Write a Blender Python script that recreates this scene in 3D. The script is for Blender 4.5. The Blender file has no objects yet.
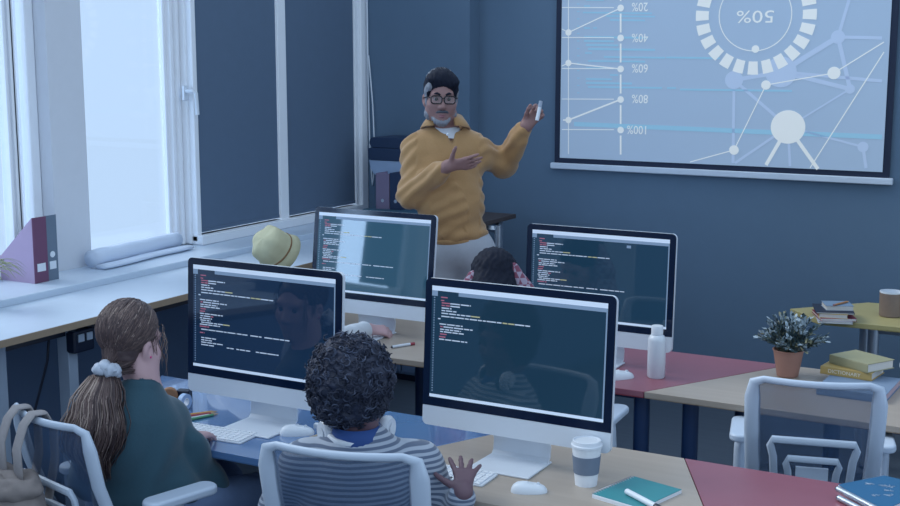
import bpy, math, random
import numpy as np
from mathutils import Vector, Matrix, Euler, noise
random.seed(7)
np.random.seed(7)
sc = bpy.context.scene
COL = sc.collection
PI = math.pi

# ------------------------------------------------------------------ camera
H = 1.93
YAW, PITCH, FPX = math.radians(29.0), math.radians(9.2), 1250.0
cam_d = bpy.data.cameras.new('camera')
cam = bpy.data.objects.new('camera', cam_d)
COL.objects.link(cam)
cam.location = (0, 0, H)
cam.rotation_euler = (PI / 2 - PITCH, 0, YAW)
cam_d.sensor_width = 36
cam_d.lens = FPX / 900 * 36
cam_d.clip_start = 0.05
sc.camera = cam
CR = Euler((PI / 2 - PITCH, 0, YAW)).to_matrix()

def ray(x, y):
    return CR @ Vector(((x - 450) / FPX, -(y - 253) / FPX, -1.0))
def atz(x, y, z):            # point of the room seen at a photo position, at height z
    r = ray(x, y); return r * ((z - H) / r.z) + Vector((0, 0, H))
def aty(x, y, Y):            # same, on the plane at distance Y
    r = ray(x, y); return r * (Y / r.y) + Vector((0, 0, H))
def atx(x, y, X):
    r = ray(x, y); return r * (X / r.x) + Vector((0, 0, H))

# ------------------------------------------------------------------ materials
def lin(c):
    c = c / 255.0
    return c / 12.92 if c <= 0.04045 else ((c + 0.055) / 1.055) ** 2.4
def rgb(c):
    return (lin(c[0]), lin(c[1]), lin(c[2]), 1.0)
_M = {}
def mat(name, c, rough=.6, metal=0., var=.06, scale=18., bump=0., emit=0., alpha=1., spec=.5, coat=0., c2=None, sheen=0.):
    if name in _M: return _M[name]
    m = bpy.data.materials.new(name); m.use_nodes = True
    nt = m.node_tree; b = nt.nodes['Principled BSDF']
    tc = nt.nodes.new('ShaderNodeTexCoord')
    n = nt.nodes.new('ShaderNodeTexNoise'); n.inputs['Scale'].default_value = scale
    n.inputs['Detail'].default_value = 4
    nt.links.new(tc.outputs['Object'], n.inputs['Vector'])
    mx = nt.nodes.new('ShaderNodeMixRGB')
    k = rgb(c)
    if c2 is None:
        mx.inputs[1].default_value = tuple(v * (1 - var) for v in k[:3]) + (1,)
        mx.inputs[2].default_value = tuple(min(1, v * (1 + var)) for v in k[:3]) + (1,)
    else:
        mx.inputs[1].default_value = k; mx.inputs[2].default_value = rgb(c2)
    nt.links.new(n.outputs['Fac'], mx.inputs[0])
    nt.links.new(mx.outputs[0], b.inputs['Base Color'])
    b.inputs['Roughness'].default_value = rough
    b.inputs['Metallic'].default_value = metal
    b.inputs['Specular IOR Level'].default_value = spec
    b.inputs['Coat Weight'].default_value = coat
    b.inputs['Coat Roughness'].default_value = .05
    b.inputs['Sheen Weight'].default_value = sheen
    if emit:
        nt.links.new(mx.outputs[0], b.inputs['Emission Color'])
        b.inputs['Emission Strength'].default_value = emit
    if alpha < 1: b.inputs['Alpha'].default_value = alpha
    if bump:
        bp = nt.nodes.new('ShaderNodeBump'); bp.inputs['Strength'].default_value = bump
        bp.inputs['Distance'].default_value = .004
        nt.links.new(n.outputs['Fac'], bp.inputs['Height'])
        nt.links.new(bp.outputs[0], b.inputs['Normal'])
    _M[name] = m
    return m

def wood_mat(name, c1, c2, rough=.35, axis=0):
    if name in _M: return _M[name]
    m = mat(name, c1, rough, c2=c2)
    nt = m.node_tree
    n = [x for x in nt.nodes if x.type == 'TEX_NOISE'][0]
    tc = [x for x in nt.nodes if x.type == 'TEX_COORD'][0]
    mp = nt.nodes.new('ShaderNodeMapping')
    s = [40, 40, 40]; s[axis] = 2.0
    mp.inputs['Scale'].default_value = s
    nt.links.new(tc.outputs['Object'], mp.inputs['Vector'])
    nt.links.new(mp.outputs[0], n.inputs['Vector'])
    n.inputs['Scale'].default_value = 1.0
    return m

def stripe_mat(name, ca, cb, freq, rough=.8, axis='Z', width=.5):
    if name in _M: return _M[name]
    m = mat(name, ca, rough, sheen=.3)
    nt = m.node_tree
    mx = [x for x in nt.nodes if x.type == 'MIX_RGB'][0]
    tc = [x for x in nt.nodes if x.type == 'TEX_COORD'][0]
    w = nt.nodes.new('ShaderNodeTexWave'); w.wave_type = 'BANDS'; w.bands_direction = axis
    w.inputs['Scale'].default_value = freq
    w.inputs['Distortion'].default_value = .6
    w.inputs['Detail'].default_value = 1
    nt.links.new(tc.outputs['Object'], w.inputs['Vector'])
    cr = nt.nodes.new('ShaderNodeValToRGB')
    cr.color_ramp.elements[0].position = width - .12
    cr.color_ramp.elements[1].position = width + .12
    nt.links.new(w.outputs['Fac'], cr.inputs[0])
    for l in list(mx.inputs[0].links): nt.links.remove(l)
    nt.links.new(cr.outputs[0], mx.inputs[0])
    mx.inputs[1].default_value = rgb(ca); mx.inputs[2].default_value = rgb(cb)
    return m

def mesh_fabric(name, c, pass_through):
    m = mat(name, c, .8, spec=.2)
    nt = m.node_tree
    b = nt.nodes['Principled BSDF']; out = [x for x in nt.nodes if x.type == 'OUTPUT_MATERIAL'][0]
    t = nt.nodes.new('ShaderNodeBsdfTransparent')
    mx = nt.nodes.new('ShaderNodeMixShader'); mx.inputs[0].default_value = 1 - pass_through
    nt.links.new(t.outputs[0], mx.inputs[1]); nt.links.new(b.outputs[0], mx.inputs[2])
    nt.links.new(mx.outputs[0], out.inputs['Surface'])
    return m

# ------------------------------------------------------------------ object helpers
def tag(o, label=None, cat=None, group=None, kind=None):
    if label: o['label'] = label
    if cat: o['category'] = cat
    if group: o['group'] = group
    if kind: o['kind'] = kind
    return o
def thing(name, label, cat, loc=(0, 0, 0), rz=0., group=None):
    o = bpy.data.objects.new(name, None); COL.objects.link(o)
    o.empty_display_size = .1
    o.location = loc; o.rotation_euler = (0, 0, rz)
    return tag(o, label, cat, group)
def world_m(o):
    m = o.matrix_basis.copy()
    while o.parent is not None:
        o = o.parent; m = o.matrix_basis @ m
    return m
def kids(o): return [c for c in COL.objects if c.parent == o]
def copy_tree(o, parent=None):
    c = o.copy(); COL.objects.link(c); c.parent = parent
    for ch in kids(o): copy_tree(ch, c)
    return c
def link_mesh(name, me, parent=None, world=False):
    o = bpy.data.objects.new(name, me); COL.objects.link(o)
    if parent is not None:
        o.parent = parent
        if world: me.transform(world_m(parent).inverted())
    return o

class MB:
    def __init__(s): s.v = []; s.f = []; s.m = []; s.mats = []; s.cur = 0
    def use(s, m):
        if m not in s.mats: s.mats.append(m)
        s.cur = s.mats.index(m); return s
    def add(s, vs, fs, T=None):
        o = len(s.v)
        for p in vs:
            p = Vector(p)
            s.v.append(tuple(T @ p) if T is not None else tuple(p))
        for f in fs: s.f.append([o + i for i in f]); s.m.append(s.cur)
        return s
    def box(s, c, d, T=None, rz=0.):
        x, y, z = d[0] / 2, d[1] / 2, d[2] / 2
        R = Matrix.Rotation(rz, 3, 'Z')
        vs = [R @ Vector((sx * x, sy * y, sz * z)) + Vector(c) for sx in (-1, 1) for sy in (-1, 1) for sz in (-1, 1)]
        return s.add(vs, [(0, 1, 3, 2), (4, 6, 7, 5), (0, 4, 5, 1), (2, 3, 7, 6), (0, 2, 6, 4), (1, 5, 7, 3)], T)
    def lim(s, x0, x1, y0, y1, z0, z1, T=None):
        return s.box(((x0 + x1) / 2, (y0 + y1) / 2, (z0 + z1) / 2), (abs(x1 - x0), abs(y1 - y0), abs(z1 - z0)), T)
    def prism(s, poly, h0, h1, T=None):           # polygon in xy, extruded in z
        n = len(poly)
        ar = sum(poly[i][0] * poly[(i + 1) % n][1] - poly[(i + 1) % n][0] * poly[i][1] for i in range(n))
        if ar < 0: poly = poly[::-1]
        vs = [(p[0], p[1], h0) for p in poly] + [(p[0], p[1], h1) for p in poly]
        fs = [list(range(n))[::-1], list(range(n, 2 * n))] + [(i, (i + 1) % n, n + (i + 1) % n, n + i) for i in range(n)]
        return s.add(vs, fs, T)
    def tube(s, pts, r, n=8, closed=False, T=None, flat=None, up=None):
        pts = [Vector(p) for p in pts]; N = len(pts)
        rs = r if isinstance(r, (list, tuple)) else [r] * N
        vs = []; fs = []; prev = None
        for i, p in enumerate(pts):
            a = pts[(i - 1) % N] if (closed or i > 0) else p
            b = pts[(i + 1) % N] if (closed or i < N - 1) else p
            t = (b - a)
            t = t.normalized() if t.length > 1e-9 else Vector((0, 0, 1))
            if up is not None:
                u = Vector(up) - t * t.dot(Vector(up)); u = u.normalized() if u.length > 1e-6 else t.orthogonal().normalized()
            elif prev is None: u = t.orthogonal().normalized()
            else:
                u = prev - t * prev.dot(t)
                u = u.normalized() if u.length > 1e-6 else t.orthogonal().normalized()
            prev = u; w = t.cross(u)
            ru, rw = (rs[i], rs[i]) if flat is None else (rs[i] * flat, rs[i])
            for k in range(n):
                a_ = 2 * PI * k / n + (PI / n if n == 4 else 0)
                vs.append(p + u * (math.cos(a_) * ru) + w * (math.sin(a_) * rw))
        rng = N if closed else N - 1
        for i in range(rng):
            j = (i + 1) % N
            for k in range(n):
                k2 = (k + 1) % n
                fs.append((i * n + k, i * n + k2, j * n + k2, j * n + k))
        if not closed:
            fs.append(list(range(n))[::-1]); fs.append([(N - 1) * n + k for k in range(n)])
        return s.add(vs, fs, T)
    def cyl(s, a, b, ra, rb=None, n=24, T=None):
        return s.tube([a, b], [ra, ra if rb is None else rb], n, T=T)
    def lathe(s, prof, n=32, T=None, cap0=True, cap1=True):      # prof = [(r, z)]
        vs = []; fs = []
        for r, z in prof:
            for k in range(n):
                a = 2 * PI * k / n; vs.append((r * math.cos(a), r * math.sin(a), z))
        for i in range(len(prof) - 1):
            for k in range(n):
                k2 = (k + 1) % n
                fs.append((i * n + k, i * n + k2, (i + 1) * n + k2, (i + 1) * n + k))
        if cap0: fs.append(list(range(n))[::-1])
        if cap1: fs.append([(len(prof) - 1) * n + k for k in range(n)])
        return s.add(vs, fs, T)
    def ell(s, c, r, T=None, nu=20, nv=12):
        vs = []; fs = []
        for i in range(nv + 1):
            th = PI * i / nv
            for k in range(nu):
                a = 2 * PI * k / nu
                vs.append((c[0] + r[0] * math.sin(th) * math.cos(a), c[1] + r[1] * math.sin(th) * math.sin(a), c[2] - r[2] * math.cos(th)))
        for i in range(nv):
            for k in range(nu):
                k2 = (k + 1) % nu
                fs.append((i * nu + k, i * nu + k2, (i + 1) * nu + k2, (i + 1) * nu + k))
        return s.add(vs, fs, T)
    def build(s, name, m=None, parent=None, world=False, bev=0., smooth=False, sub=0, seg=2):
        me = bpy.data.meshes.new(name)
        me.from_pydata(s.v, [], s.f); me.update()
        if m is not None and not s.mats: me.materials.append(m)
        for k in s.mats: me.materials.append(k)
        if s.mats: me.polygons.foreach_set('material_index', s.m)
        o = link_mesh(name, me, parent, world)
        if smooth or bev: me.shade_smooth()
        if bev:
            b = o.modifiers.new('bevel', 'BEVEL'); b.width = bev; b.segments = seg; b.limit_method = 'ANGLE'; b.angle_limit = .6
            b.harden_normals = True
        if sub:
            q = o.modifiers.new('sub', 'SUBSURF'); q.levels = sub; q.render_levels = sub
        if smooth == 'auto': me.set_sharp_from_angle(angle=math.radians(38))
        return o

def rrect(w, h, r, n=6, cx=0., cy=0., corners=(1, 1, 1, 1)):      # rounded rectangle, ccw from bottom-left
    pts = []
    for i, (sx, sy, a0) in enumerate(((-1, -1, PI), (1, -1, 1.5 * PI), (1, 1, 0), (-1, 1, .5 * PI))):
        rr = r if corners[i] else 1e-4
        for k in range(n + 1):
            a = a0 + k / n * PI / 2
            pts.append((cx + sx * (w / 2 - rr) + rr * math.cos(a), cy + sy * (h / 2 - rr) + rr * math.sin(a)))
    return pts
RX90 = Matrix.Rotation(PI / 2, 4, 'X')     # xy polygon -> xz plane, extrusion towards -y

# ------------------------------------------------------------------ smooth bodies (signed distance -> surface net)
class Body:
    def __init__(s, h=.005): s.p = []; s.h = h
    def cap(s, a, b, ra, rb=None, k=.02):
        s.p.append(('c', np.array(a, float), np.array(b, float), ra, ra if rb is None else rb, k)); return s
    def chain(s, pts, rs, k=.02):
        for i in range(len(pts) - 1): s.cap(pts[i], pts[i + 1], rs[i], rs[i + 1], k)
        return s
    def ell(s, c, r, R=None, k=.02, cut=False):
        s.p.append(('x' if cut else 'e', np.array(c, float), np.array(r, float), np.eye(3) if R is None else np.array(R, float), 0, k)); return s
    def plane(s, pt, n, k=.004):                    # cut away everything on the side n points to
        s.p.append(('p', np.array(pt, float), np.array(n, float) / np.linalg.norm(n), 0, 0, k)); return s
    def mesh(s):
        h = s.h; lo = np.full(3, 1e9); hi = -lo
        bbs = []
        for q in s.p:
            if q[0] == 'c':
                R = max(q[3], q[4]); a = np.minimum(q[1], q[2]) - R; b = np.maximum(q[1], q[2]) + R
            elif q[0] in 'ex':
                e = np.sqrt(((q[3] * q[2][None, :]) ** 2).sum(1)); a = q[1] - e; b = q[1] + e
            else: bbs.append(None); continue
            bbs.append((a, b))
            if q[0] != 'x': lo = np.minimum(lo, a); hi = np.maximum(hi, b)
        lo -= 4 * h; hi += 4 * h
        n = np.ceil((hi - lo) / h).astype(int) + 1
        F = np.full(n, .5, np.float32)
        for q, bb in zip(s.p, bbs):
            k = q[5]
            if bb is None: i0 = np.zeros(3, int); i1 = n
            else:
                m = 2 * k + 3 * h
                i0 = np.maximum(0, np.floor((bb[0] - m - lo) / h).astype(int)); i1 = np.minimum(n, np.ceil((bb[1] + m - lo) / h).astype(int) + 1)
            if (i1 <= i0).any(): continue
            X = (lo[0] + h * np.arange(i0[0], i1[0], dtype=np.float32))[:, None, None]
            Y = (lo[1] + h * np.arange(i0[1], i1[1], dtype=np.float32))[None, :, None]
            Z = (lo[2] + h * np.arange(i0[2], i1[2], dtype=np.float32))[None, None, :]
            sl = tuple(slice(a, b) for a, b in zip(i0, i1))
            f = F[sl]
            if q[0] == 'c':
                a, b = q[1], q[2]; d = b - a; L = max(d @ d, 1e-9)
                t = np.clip(((X - a[0]) * d[0] + (Y - a[1]) * d[1] + (Z - a[2]) * d[2]) / L, 0, 1)
                g = np.sqrt((X - a[0] - t * d[0]) ** 2 + (Y - a[1] - t * d[1]) ** 2 + (Z - a[2] - t * d[2]) ** 2) - (q[3] + t * (q[4] - q[3]))
            elif q[0] in 'ex':
                c, r, R = q[1], q[2], q[3]
                u = [((X - c[0]) * R[0, i] + (Y - c[1]) * R[1, i] + (Z - c[2]) * R[2, i]) / r[i] for i in range(3)]
                k0 = np.sqrt(u[0] ** 2 + u[1] ** 2 + u[2] ** 2) + 1e-9
                k1 = np.sqrt((u[0] / r[0]) ** 2 + (u[1] / r[1]) ** 2 + (u[2] / r[2]) ** 2) + 1e-9
                g = k0 * (k0 - 1) / k1
            else:
                g = (X - q[1][0]) * q[2][0] + (Y - q[1][1]) * q[2][1] + (Z - q[1][2]) * q[2][2]
            if q[0] in 'ce':
                hh = np.maximum(k - np.abs(f - g), 0) / k
                F[sl] = np.minimum(f, g) - hh * hh * k * .25
            else:
                g2 = -g if q[0] == 'x' else g
                hh = np.maximum(k - np.abs(f - g2), 0) / k
                F[sl] = np.maximum(f, g2) + hh * hh * k * .25
        return surface_net(F, lo, h)

def surface_net(F, lo, h):
    S = F < 0
    nx, ny, nz = F.shape
    c = np.zeros((nx - 1, ny - 1, nz - 1), np.uint8)
    for i in (0, 1):
        for j in (0, 1):
            for k in (0, 1): c += S[i:nx - 1 + i, j:ny - 1 + j, k:nz - 1 + k]
    act = (c > 0) & (c < 8)
    ci = np.argwhere(act)
    idx = np.full(act.shape, -1, np.int64); idx[act] = np.arange(len(ci))
    corners = np.array([(i, j, k) for i in (0, 1) for j in (0, 1) for k in (0, 1)])
    val = np.stack([F[ci[:, 0] + q[0], ci[:, 1] + q[1], ci[:, 2] + q[2]] for q in corners], 1).astype(float)
    acc = np.zeros((len(ci), 3)); cnt = np.zeros(len(ci))
    for a in range(8):
        for b in range(a + 1, 8):
            if np.abs(corners[a] - corners[b]).sum() != 1: continue
            m = (val[:, a] < 0) != (val[:, b] < 0)
            t = np.where(m, val[:, a] / np.where(m, val[:, a] - val[:, b], 1), 0)
            acc += m[:, None] * (corners[a] + t[:, None] * (corners[b] - corners[a])); cnt += m
    V = lo + h * (ci + acc / np.maximum(cnt, 1)[:, None])
    faces = []
    for ax in range(3):
        o1, o2 = [(1, 2), (2, 0), (0, 1)][ax]
        A = np.take(S, range(0, S.shape[ax] - 1), ax); B = np.take(S, range(1, S.shape[ax]), ax)
        e = np.argwhere(A != B)
        e = e[(e[:, o1] > 0) & (e[:, o2] > 0) & (e[:, o1] < F.shape[o1] - 1) & (e[:, o2] < F.shape[o2] - 1)]
        inside = A[e[:, 0], e[:, 1], e[:, 2]]
        def cell(d1, d2):
            q = e.copy(); q[:, o1] += d1; q[:, o2] += d2
            return idx[q[:, 0], q[:, 1], q[:, 2]]
        Q = np.stack([cell(-1, -1), cell(0, -1), cell(0, 0), cell(-1, 0)], 1)
        Q[~inside] = Q[~inside][:, ::-1]
        faces.append(Q)
    Q = np.concatenate(faces)
    Q = Q[(Q >= 0).all(1)]
    return V, Q

def net_obj(name, VQ, m, parent, disp=None, relax=1):
    V, Q = VQ
    E = np.concatenate([Q[:, [i, (i + 1) % 4]] for i in range(4)])
    for _ in range(relax):
        acc = np.zeros_like(V); cnt = np.zeros(len(V))
        np.add.at(acc, E[:, 0], V[E[:, 1]]); np.add.at(cnt, E[:, 0], 1)
        np.add.at(acc, E[:, 1], V[E[:, 0]]); np.add.at(cnt, E[:, 1], 1)
        V = .5 * V + .5 * acc / np.maximum(cnt, 1)[:, None]
    me = bpy.data.meshes.new(name)
    me.from_pydata(V.tolist(), [], Q.tolist()); me.update()
    if disp is not None:
        nr = np.zeros(len(V) * 3, np.float32); me.vertices.foreach_get('normal', nr); nr = nr.reshape(-1, 3)
        V = V + nr * np.array([disp(p) for p in V])[:, None]
        me.vertices.foreach_set('co', V.astype(np.float32).ravel()); me.update()
    for k in (m if isinstance(m, (list, tuple)) else [m]): me.materials.append(k)
    me.shade_smooth()
    return link_mesh(name, me, parent, True)

def V3(*a): return np.array(a, float)
def unit(v): v = np.array(v, float); return v / np.linalg.norm(v)
def rot_about(v, ax, ang):
    return np.array(Matrix.Rotation(ang, 3, Vector(ax)) @ Vector(v))

def hand(B, W, d, n, s=1., curls=(.25, .3, .35, .4), spread=.12, thumb=(.7, .7, -.15), tcurl=.2, side=1, k=.006):
    """W wrist, d finger direction, n back of the hand; side=+1 puts the thumb on d x n."""
    d = unit(d); n = unit(np.array(n) - d * (d @ np.array(n))); t = np.cross(d, n) * side
    for o, r in ((.026, .0125), (.009, .0135), (-.009, .013), (-.025, .0115)):
        B.cap(W + d * .005 * s + t * o * .55 * s, W + d * .088 * s + t * o * s, r * 1.05 * s, r * .86 * s, .014 * s)
    B.cap(W - d * .004 * s, W + d * .012 * s, .0225 * s, .022 * s, .02 * s)
    L = (.072, .08, .074, .058)
    for i, o in enumerate((.028, .0095, -.0095, -.0275)):
        p = W + d * (.088 - .004 * abs(i - 1)) * s + t * o * s
        fd = rot_about(d, n, -side * spread * (1.5 - i) * .8)
        ax = np.cross(fd, n)
        r = .0088 * s if i < 3 else .0076 * s
        for j, fr in enumerate((.45, .31, .24)):
            fd = rot_about(fd, ax, -curls[i] * (1. if j else .8))
            q = p + fd * L[i] * fr * s
            B.cap(p, q, r * (1 - .07 * j), r * (.93 - .07 * j), k * s if j else .009 * s); p = q
    p = W + d * .02 * s + t * .022 * s
    td = unit(d * thumb[0] + t * thumb[1] + n * thumb[2])
    q = p + td * .045 * s
    B.cap(p, q, .0145 * s, .0105 * s, .012 * s)
    td2 = unit(td + d * tcurl)
    q2 = q + td2 * .03 * s; B.cap(q, q2, .0102 * s, .0092 * s, .006 * s)
    q3 = q2 + unit(td2 + d * tcurl) * .022 * s; B.cap(q2, q3, .0092 * s, .0078 * s, .006 * s)
# ------------------------------------------------------------------ palette
WHITE = mat('white_plastic', (214, 222, 232), .38, var=.02)
FRAME = mat('white_window_paint', (236, 240, 246), .4, var=.02)
SILL = mat('white_sill_laminate', (194, 208, 224), .35, var=.03)
WALLC = mat('slate_blue_plaster', (92, 116, 140), .85, var=.05, scale=9, bump=.05)
WALLD = mat('light_wall_paint', (214, 218, 226), .8, var=.03)
LOWW = mat('navy_cabinet_and_wall_shade', (96, 120, 154), .7, var=.06, scale=6)
FLOORM = wood_mat('grey_plank_floor', (62, 74, 90), (84, 94, 106), .5, 0)
WOOD = wood_mat('pale_birch_laminate', (176, 164, 152), (160, 148, 136), .32, 0)
BLUE = mat('blue_laminate', (84, 120, 168), .22, var=.05, coat=1., spec=.8)
RED = mat('red_laminate', (142, 84, 98), .3, var=.05)
YEL = mat('mustard_laminate', (170, 160, 112), .35, var=.05)
EDGE = mat('birch_edge', (150, 132, 112), .5, var=.1, scale=60)
REDE = mat('red_edge', (150, 54, 66), .5)
DARKT = mat('dark_brown_laminate', (70, 62, 62), .5, var=.1)
NAVYM = mat('navy_lacquered_steel', (34, 62, 104), .35, spec=.5)
STEEL = mat('brushed_steel', (178, 188, 200), .3, metal=.85, var=.05)
LEGG = mat('light_grey_painted_steel', (150, 166, 186), .4)
BLACK = mat('navy_black_plastic', (14, 27, 50), .35, var=.05)
BEZ = mat('black_glass_bezel', (10, 26, 52), .12, var=.02, spec=.5)
ALU = mat('silver_aluminium', (214, 222, 232), .32, metal=.08, var=.02)
CHAIRW = mat('pale_grey_chair_plastic', (190, 204, 222), .4, var=.02)
CHAIRM = mesh_fabric('chair_mesh_fabric', (70, 96, 130), .62)
SEATF = mat('grey_seat_fabric', (120, 138, 160), .9, var=.1, scale=200)
PAPER = mat('white_paper', (222, 228, 236), .7, var=.02)
GLASS = None
def glass_mat():
    m = bpy.data.materials.new('window_glass'); m.use_nodes = True
    nt = m.node_tree; nt.nodes.remove(nt.nodes['Principled BSDF'])
    o = [x for x in nt.nodes if x.type == 'OUTPUT_MATERIAL'][0]
    t = nt.nodes.new('ShaderNodeBsdfTransparent'); t.inputs[0].default_value = (.93, .96, 1, 1)
    g = nt.nodes.new('ShaderNodeBsdfGlossy'); g.inputs['Roughness'].default_value = .03
    mx = nt.nodes.new('ShaderNodeMixShader'); mx.inputs[0].default_value = .05
    nt.links.new(t.outputs[0], mx.inputs[1]); nt.links.new(g.outputs[0], mx.inputs[2])
    nt.links.new(mx.outputs[0], o.inputs['Surface'])
    return m
GLASS = glass_mat()
BLINDW = mat('white_blind_cloth', (206, 218, 236), .8, var=.02)
BLINDN = mat('charcoal_blind_cloth', (88, 108, 132), .85, var=.05, scale=14)

# ------------------------------------------------------------------ the room
XW = -4.30; YB = 6.60; YB2 = 6.72; ZT = 2.95; ZS = .93
def struct(o): o['kind'] = 'structure'; return o
struct(MB().lim(-4.6, 3.2, -6, 7, -.06, 0).build('floor', FLOORM))
XS = aty(469.5, 100, YB).x
struct(MB().lim(-4.6, XS, YB, YB + .3, 0, ZT).lim(XS, 3.2, YB2, YB2 + .18, 0, ZT).build('wall_back', WALLC))
Yp0 = atx(47, 60, XW).y; Yp1 = atx(82.5, 60, XW).y
Yd0 = atx(190.5, 100, XW).y; Ym0 = atx(273.5, 100, XW).y; Ym1 = atx(282, 100, XW).y
Yq0 = atx(353.5, 100, XW).y
wl = MB()
wl.use(WALLD)
ZH = 2.72                                            # window head
wl.lim(-4.5, XW, -6, YB, 0, ZS - .03)
wl.lim(-4.5, XW, -6, YB, ZH, ZT)
WIN_A = (1.70, 2.66)                                 # window further along, behind the desks
wl.lim(-4.5, XW, -6, WIN_A[0], ZS - .03, ZH)
wl.lim(-4.5, XW, WIN_A[1], 2.74, ZS - .03, ZH)
wl.lim(-4.5, XW, Yp0, Yp1, ZS - .03, ZH)
wl.lim(-4.5, XW - .08, Yq0, YB, ZS - .03, ZH)
struct(wl.build('wall_left', WALLD))
struct(MB().lim(XW + .0, XW + .012, -6, YB, 0, ZS - .035).build('trim_1', LOWW))          # sheet on the wall under the sill, shade painted as navy
struct(MB().lim(-4.46, -4.0, 1.2, YB, ZS - .035, ZS).build('trim_2', SILL, bev=.006))        # the window sill
struct(MB().lim(XW - .02, XW + .06, Yq0, YB - .002, ZS, ZT).build('trim_3', FRAME, bev=.01))     # corner post

def window(name, y0, y1, xg, mull=(), fw=.05, dp=.06, z0=ZS, z1=ZH):
    m = MB()
    for a, b in [(y0, y0 + fw), (y1 - fw, y1)] + list(mull): m.lim(xg - dp / 2, xg + dp / 2, a, b, z0, z1)
    m.lim(xg - dp / 2, xg + dp / 2, y0, y1, z0, z0 + fw); m.lim(xg - dp / 2, xg + dp / 2, y0, y1, z1 - fw, z1)
    o = struct(m.build(name, FRAME, bev=.006))
    return o
ya, yb = atx(3, 60, -4.38).y, atx(14, 60, -4.38).y
w1 = window('window_1', 2.74, Yp0 - .002, -4.40, mull=[(ya, ya + .018), (ya + .03, ya + .055), (yb - .025, yb)])
MB().lim(-4.405, -4.395, 2.79, Yp0 - .05, ZS + .05, ZH - .05).build('pane', GLASS, w1)
yc0, yc1 = atx(164, 100, -4.36).y, atx(189.5, 100, -4.34).y
w2 = window('window_2', Yp1 + .002, yc1 + .06, -4.38, fw=.03)
MB().lim(-4.385, -4.375, Yp1 + .03, yc0, ZS + .03, ZH - .03).build('pane', GLASS, w2)
cs = MB()
L = yc1 - yc0
for k, (a, b, dx) in enumerate(((0, .12, .03), (.16, .3, .05), (.36, .5, .06), (.56, .98, .085))):
    cs.lim(-4.38, -4.38 + dx, yc0 + a * L, yc0 + b * L, ZS + .005, ZH - .01)
cs.build('casement_stile', FRAME, w2, bev=.006)
hp = atx(186, 97, -4.28)
hm = MB()
hm.box((-4.285, hp.y, hp.z + .02), (.015, .032, .075)); hm.tube([(-4.28, hp.y, hp.z + .03), (-4.235, hp.y, hp.z + .03), (-4.225, hp.y + .012, hp.z + .02), (-4.225, hp.y + .02, hp.z - .09)], .011, 8)
hm.build('window_handle', WHITE, w2, bev=.003)
w3 = window('window_3', Yd0 - .02, Yq0 + .0, XW + .012, mull=[(Ym0, Ym1)], fw=.035, dp=.05, z0=ZS + .015)
MB().lim(XW - .004, XW + .004, Yd0, Yq0, ZS + .05, ZH - .04).build('pane', GLASS, w3)
MB().lim(XW - .02, XW + .07, Yd0 - .02, Yq0, ZS, ZS + .05).build('bottom_rail', FRAME, w3, bev=.006)
for (a, b, lab) in ((Yd0 + .016, Ym0 - .004, 'charcoal blind covering the window between the open casement and the white mullion'),
                    (Ym1 + .004, Yq0 - .036, 'charcoal blind covering the last window before the room corner')):
    t = thing('roller_blind', lab, 'blind', (XW + .022, (a + b) / 2, ZS + .06), 0, 'dark blinds on the far windows')
    MB().lim(-.003, .003, -(b - a) / 2, (b - a) / 2, .012, 1.7).build('blind_cloth', BLINDN, t)
    MB().lim(-.007, .007, -(b - a) / 2, (b - a) / 2, 0, .02).build('bottom_bar', BLINDN, t, bev=.003)
w4 = window('window_4', WIN_A[0], WIN_A[1], -4.40, fw=.04)
MB().lim(-4.405, -4.395, WIN_A[0] + .04, WIN_A[1] - .04, ZS + .04, ZH - .04).build('pane', GLASS, w4)

t = thing('roller_blind', 'grey blind pulled down in the window beside the girl, seen mirrored in a monitor', 'blind', (-4.37, 2.04, ZS + .05), 0)
MB().lim(-.003, .003, -.23, .23, .012, 1.7).build('blind_cloth', mat('grey_blind_cloth', (120, 146, 168), .85), t)
MB().lim(-.007, .007, -.23, .23, 0, .02).build('bottom_bar', BLINDN, t, bev=.003)
# blind cord hanging by the corner post
c0 = aty(358, 150, 6.42); c1 = aty(364, 178, 6.42); 
pts = [(-4.225, 6.57, ZT - .2), (-4.22, 6.57, 1.75), (-4.215, 6.575, 1.3), (-4.2, 6.57, 1.14), (-4.19, 6.56, 1.1), (-4.18, 6.555, 1.14), (-4.17, 6.56, 1.3), (-4.185, 6.565, 1.6), (-4.215, 6.57, 1.9)]
tag(MB().tube(pts, .0045, 6).build('blind_cord', WHITE, smooth=True), 'thin white blind cord looped down the corner post', 'cord')

# paper roll on the sill
a = atz(96, 263, ZS + .03); b = atz(184, 243, ZS + .03)
t = thing('paper_roll', 'crumpled white roll of cloth lying along the windowsill', 'roll', (a.x, a.y, ZS))
d = Vector((b.x - a.x, b.y - a.y, 0)); 
rl = MB()
pts = [Vector((-.03, 0, .05)) + d * (k / 10) + Vector((0.0 - .015 * k / 10, 0, .002 * math.sin(k * 1.9) - .004)) for k in range(11)]
rl.tube(pts, [.04, .041, .041, .042, .042, .042, .041, .041, .04, .04, .036], 20, flat=1.0)
rl.build('rolled_tube', BLINDW, t, smooth=True)
fl = MB()
pts = [Vector((.03, 0, .013)) + d * (k / 10) + Vector((.006 * math.sin(k * .8), 0, 0)) for k in range(11)]
fl.tube(pts, [.012, .013, .013, .013, .013, .013, .013, .013, .013, .012, .011], 14, flat=2.6, up=(1, 0, 0))
fl.build('folded_edge', BLINDW, t, smooth=True)

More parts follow.
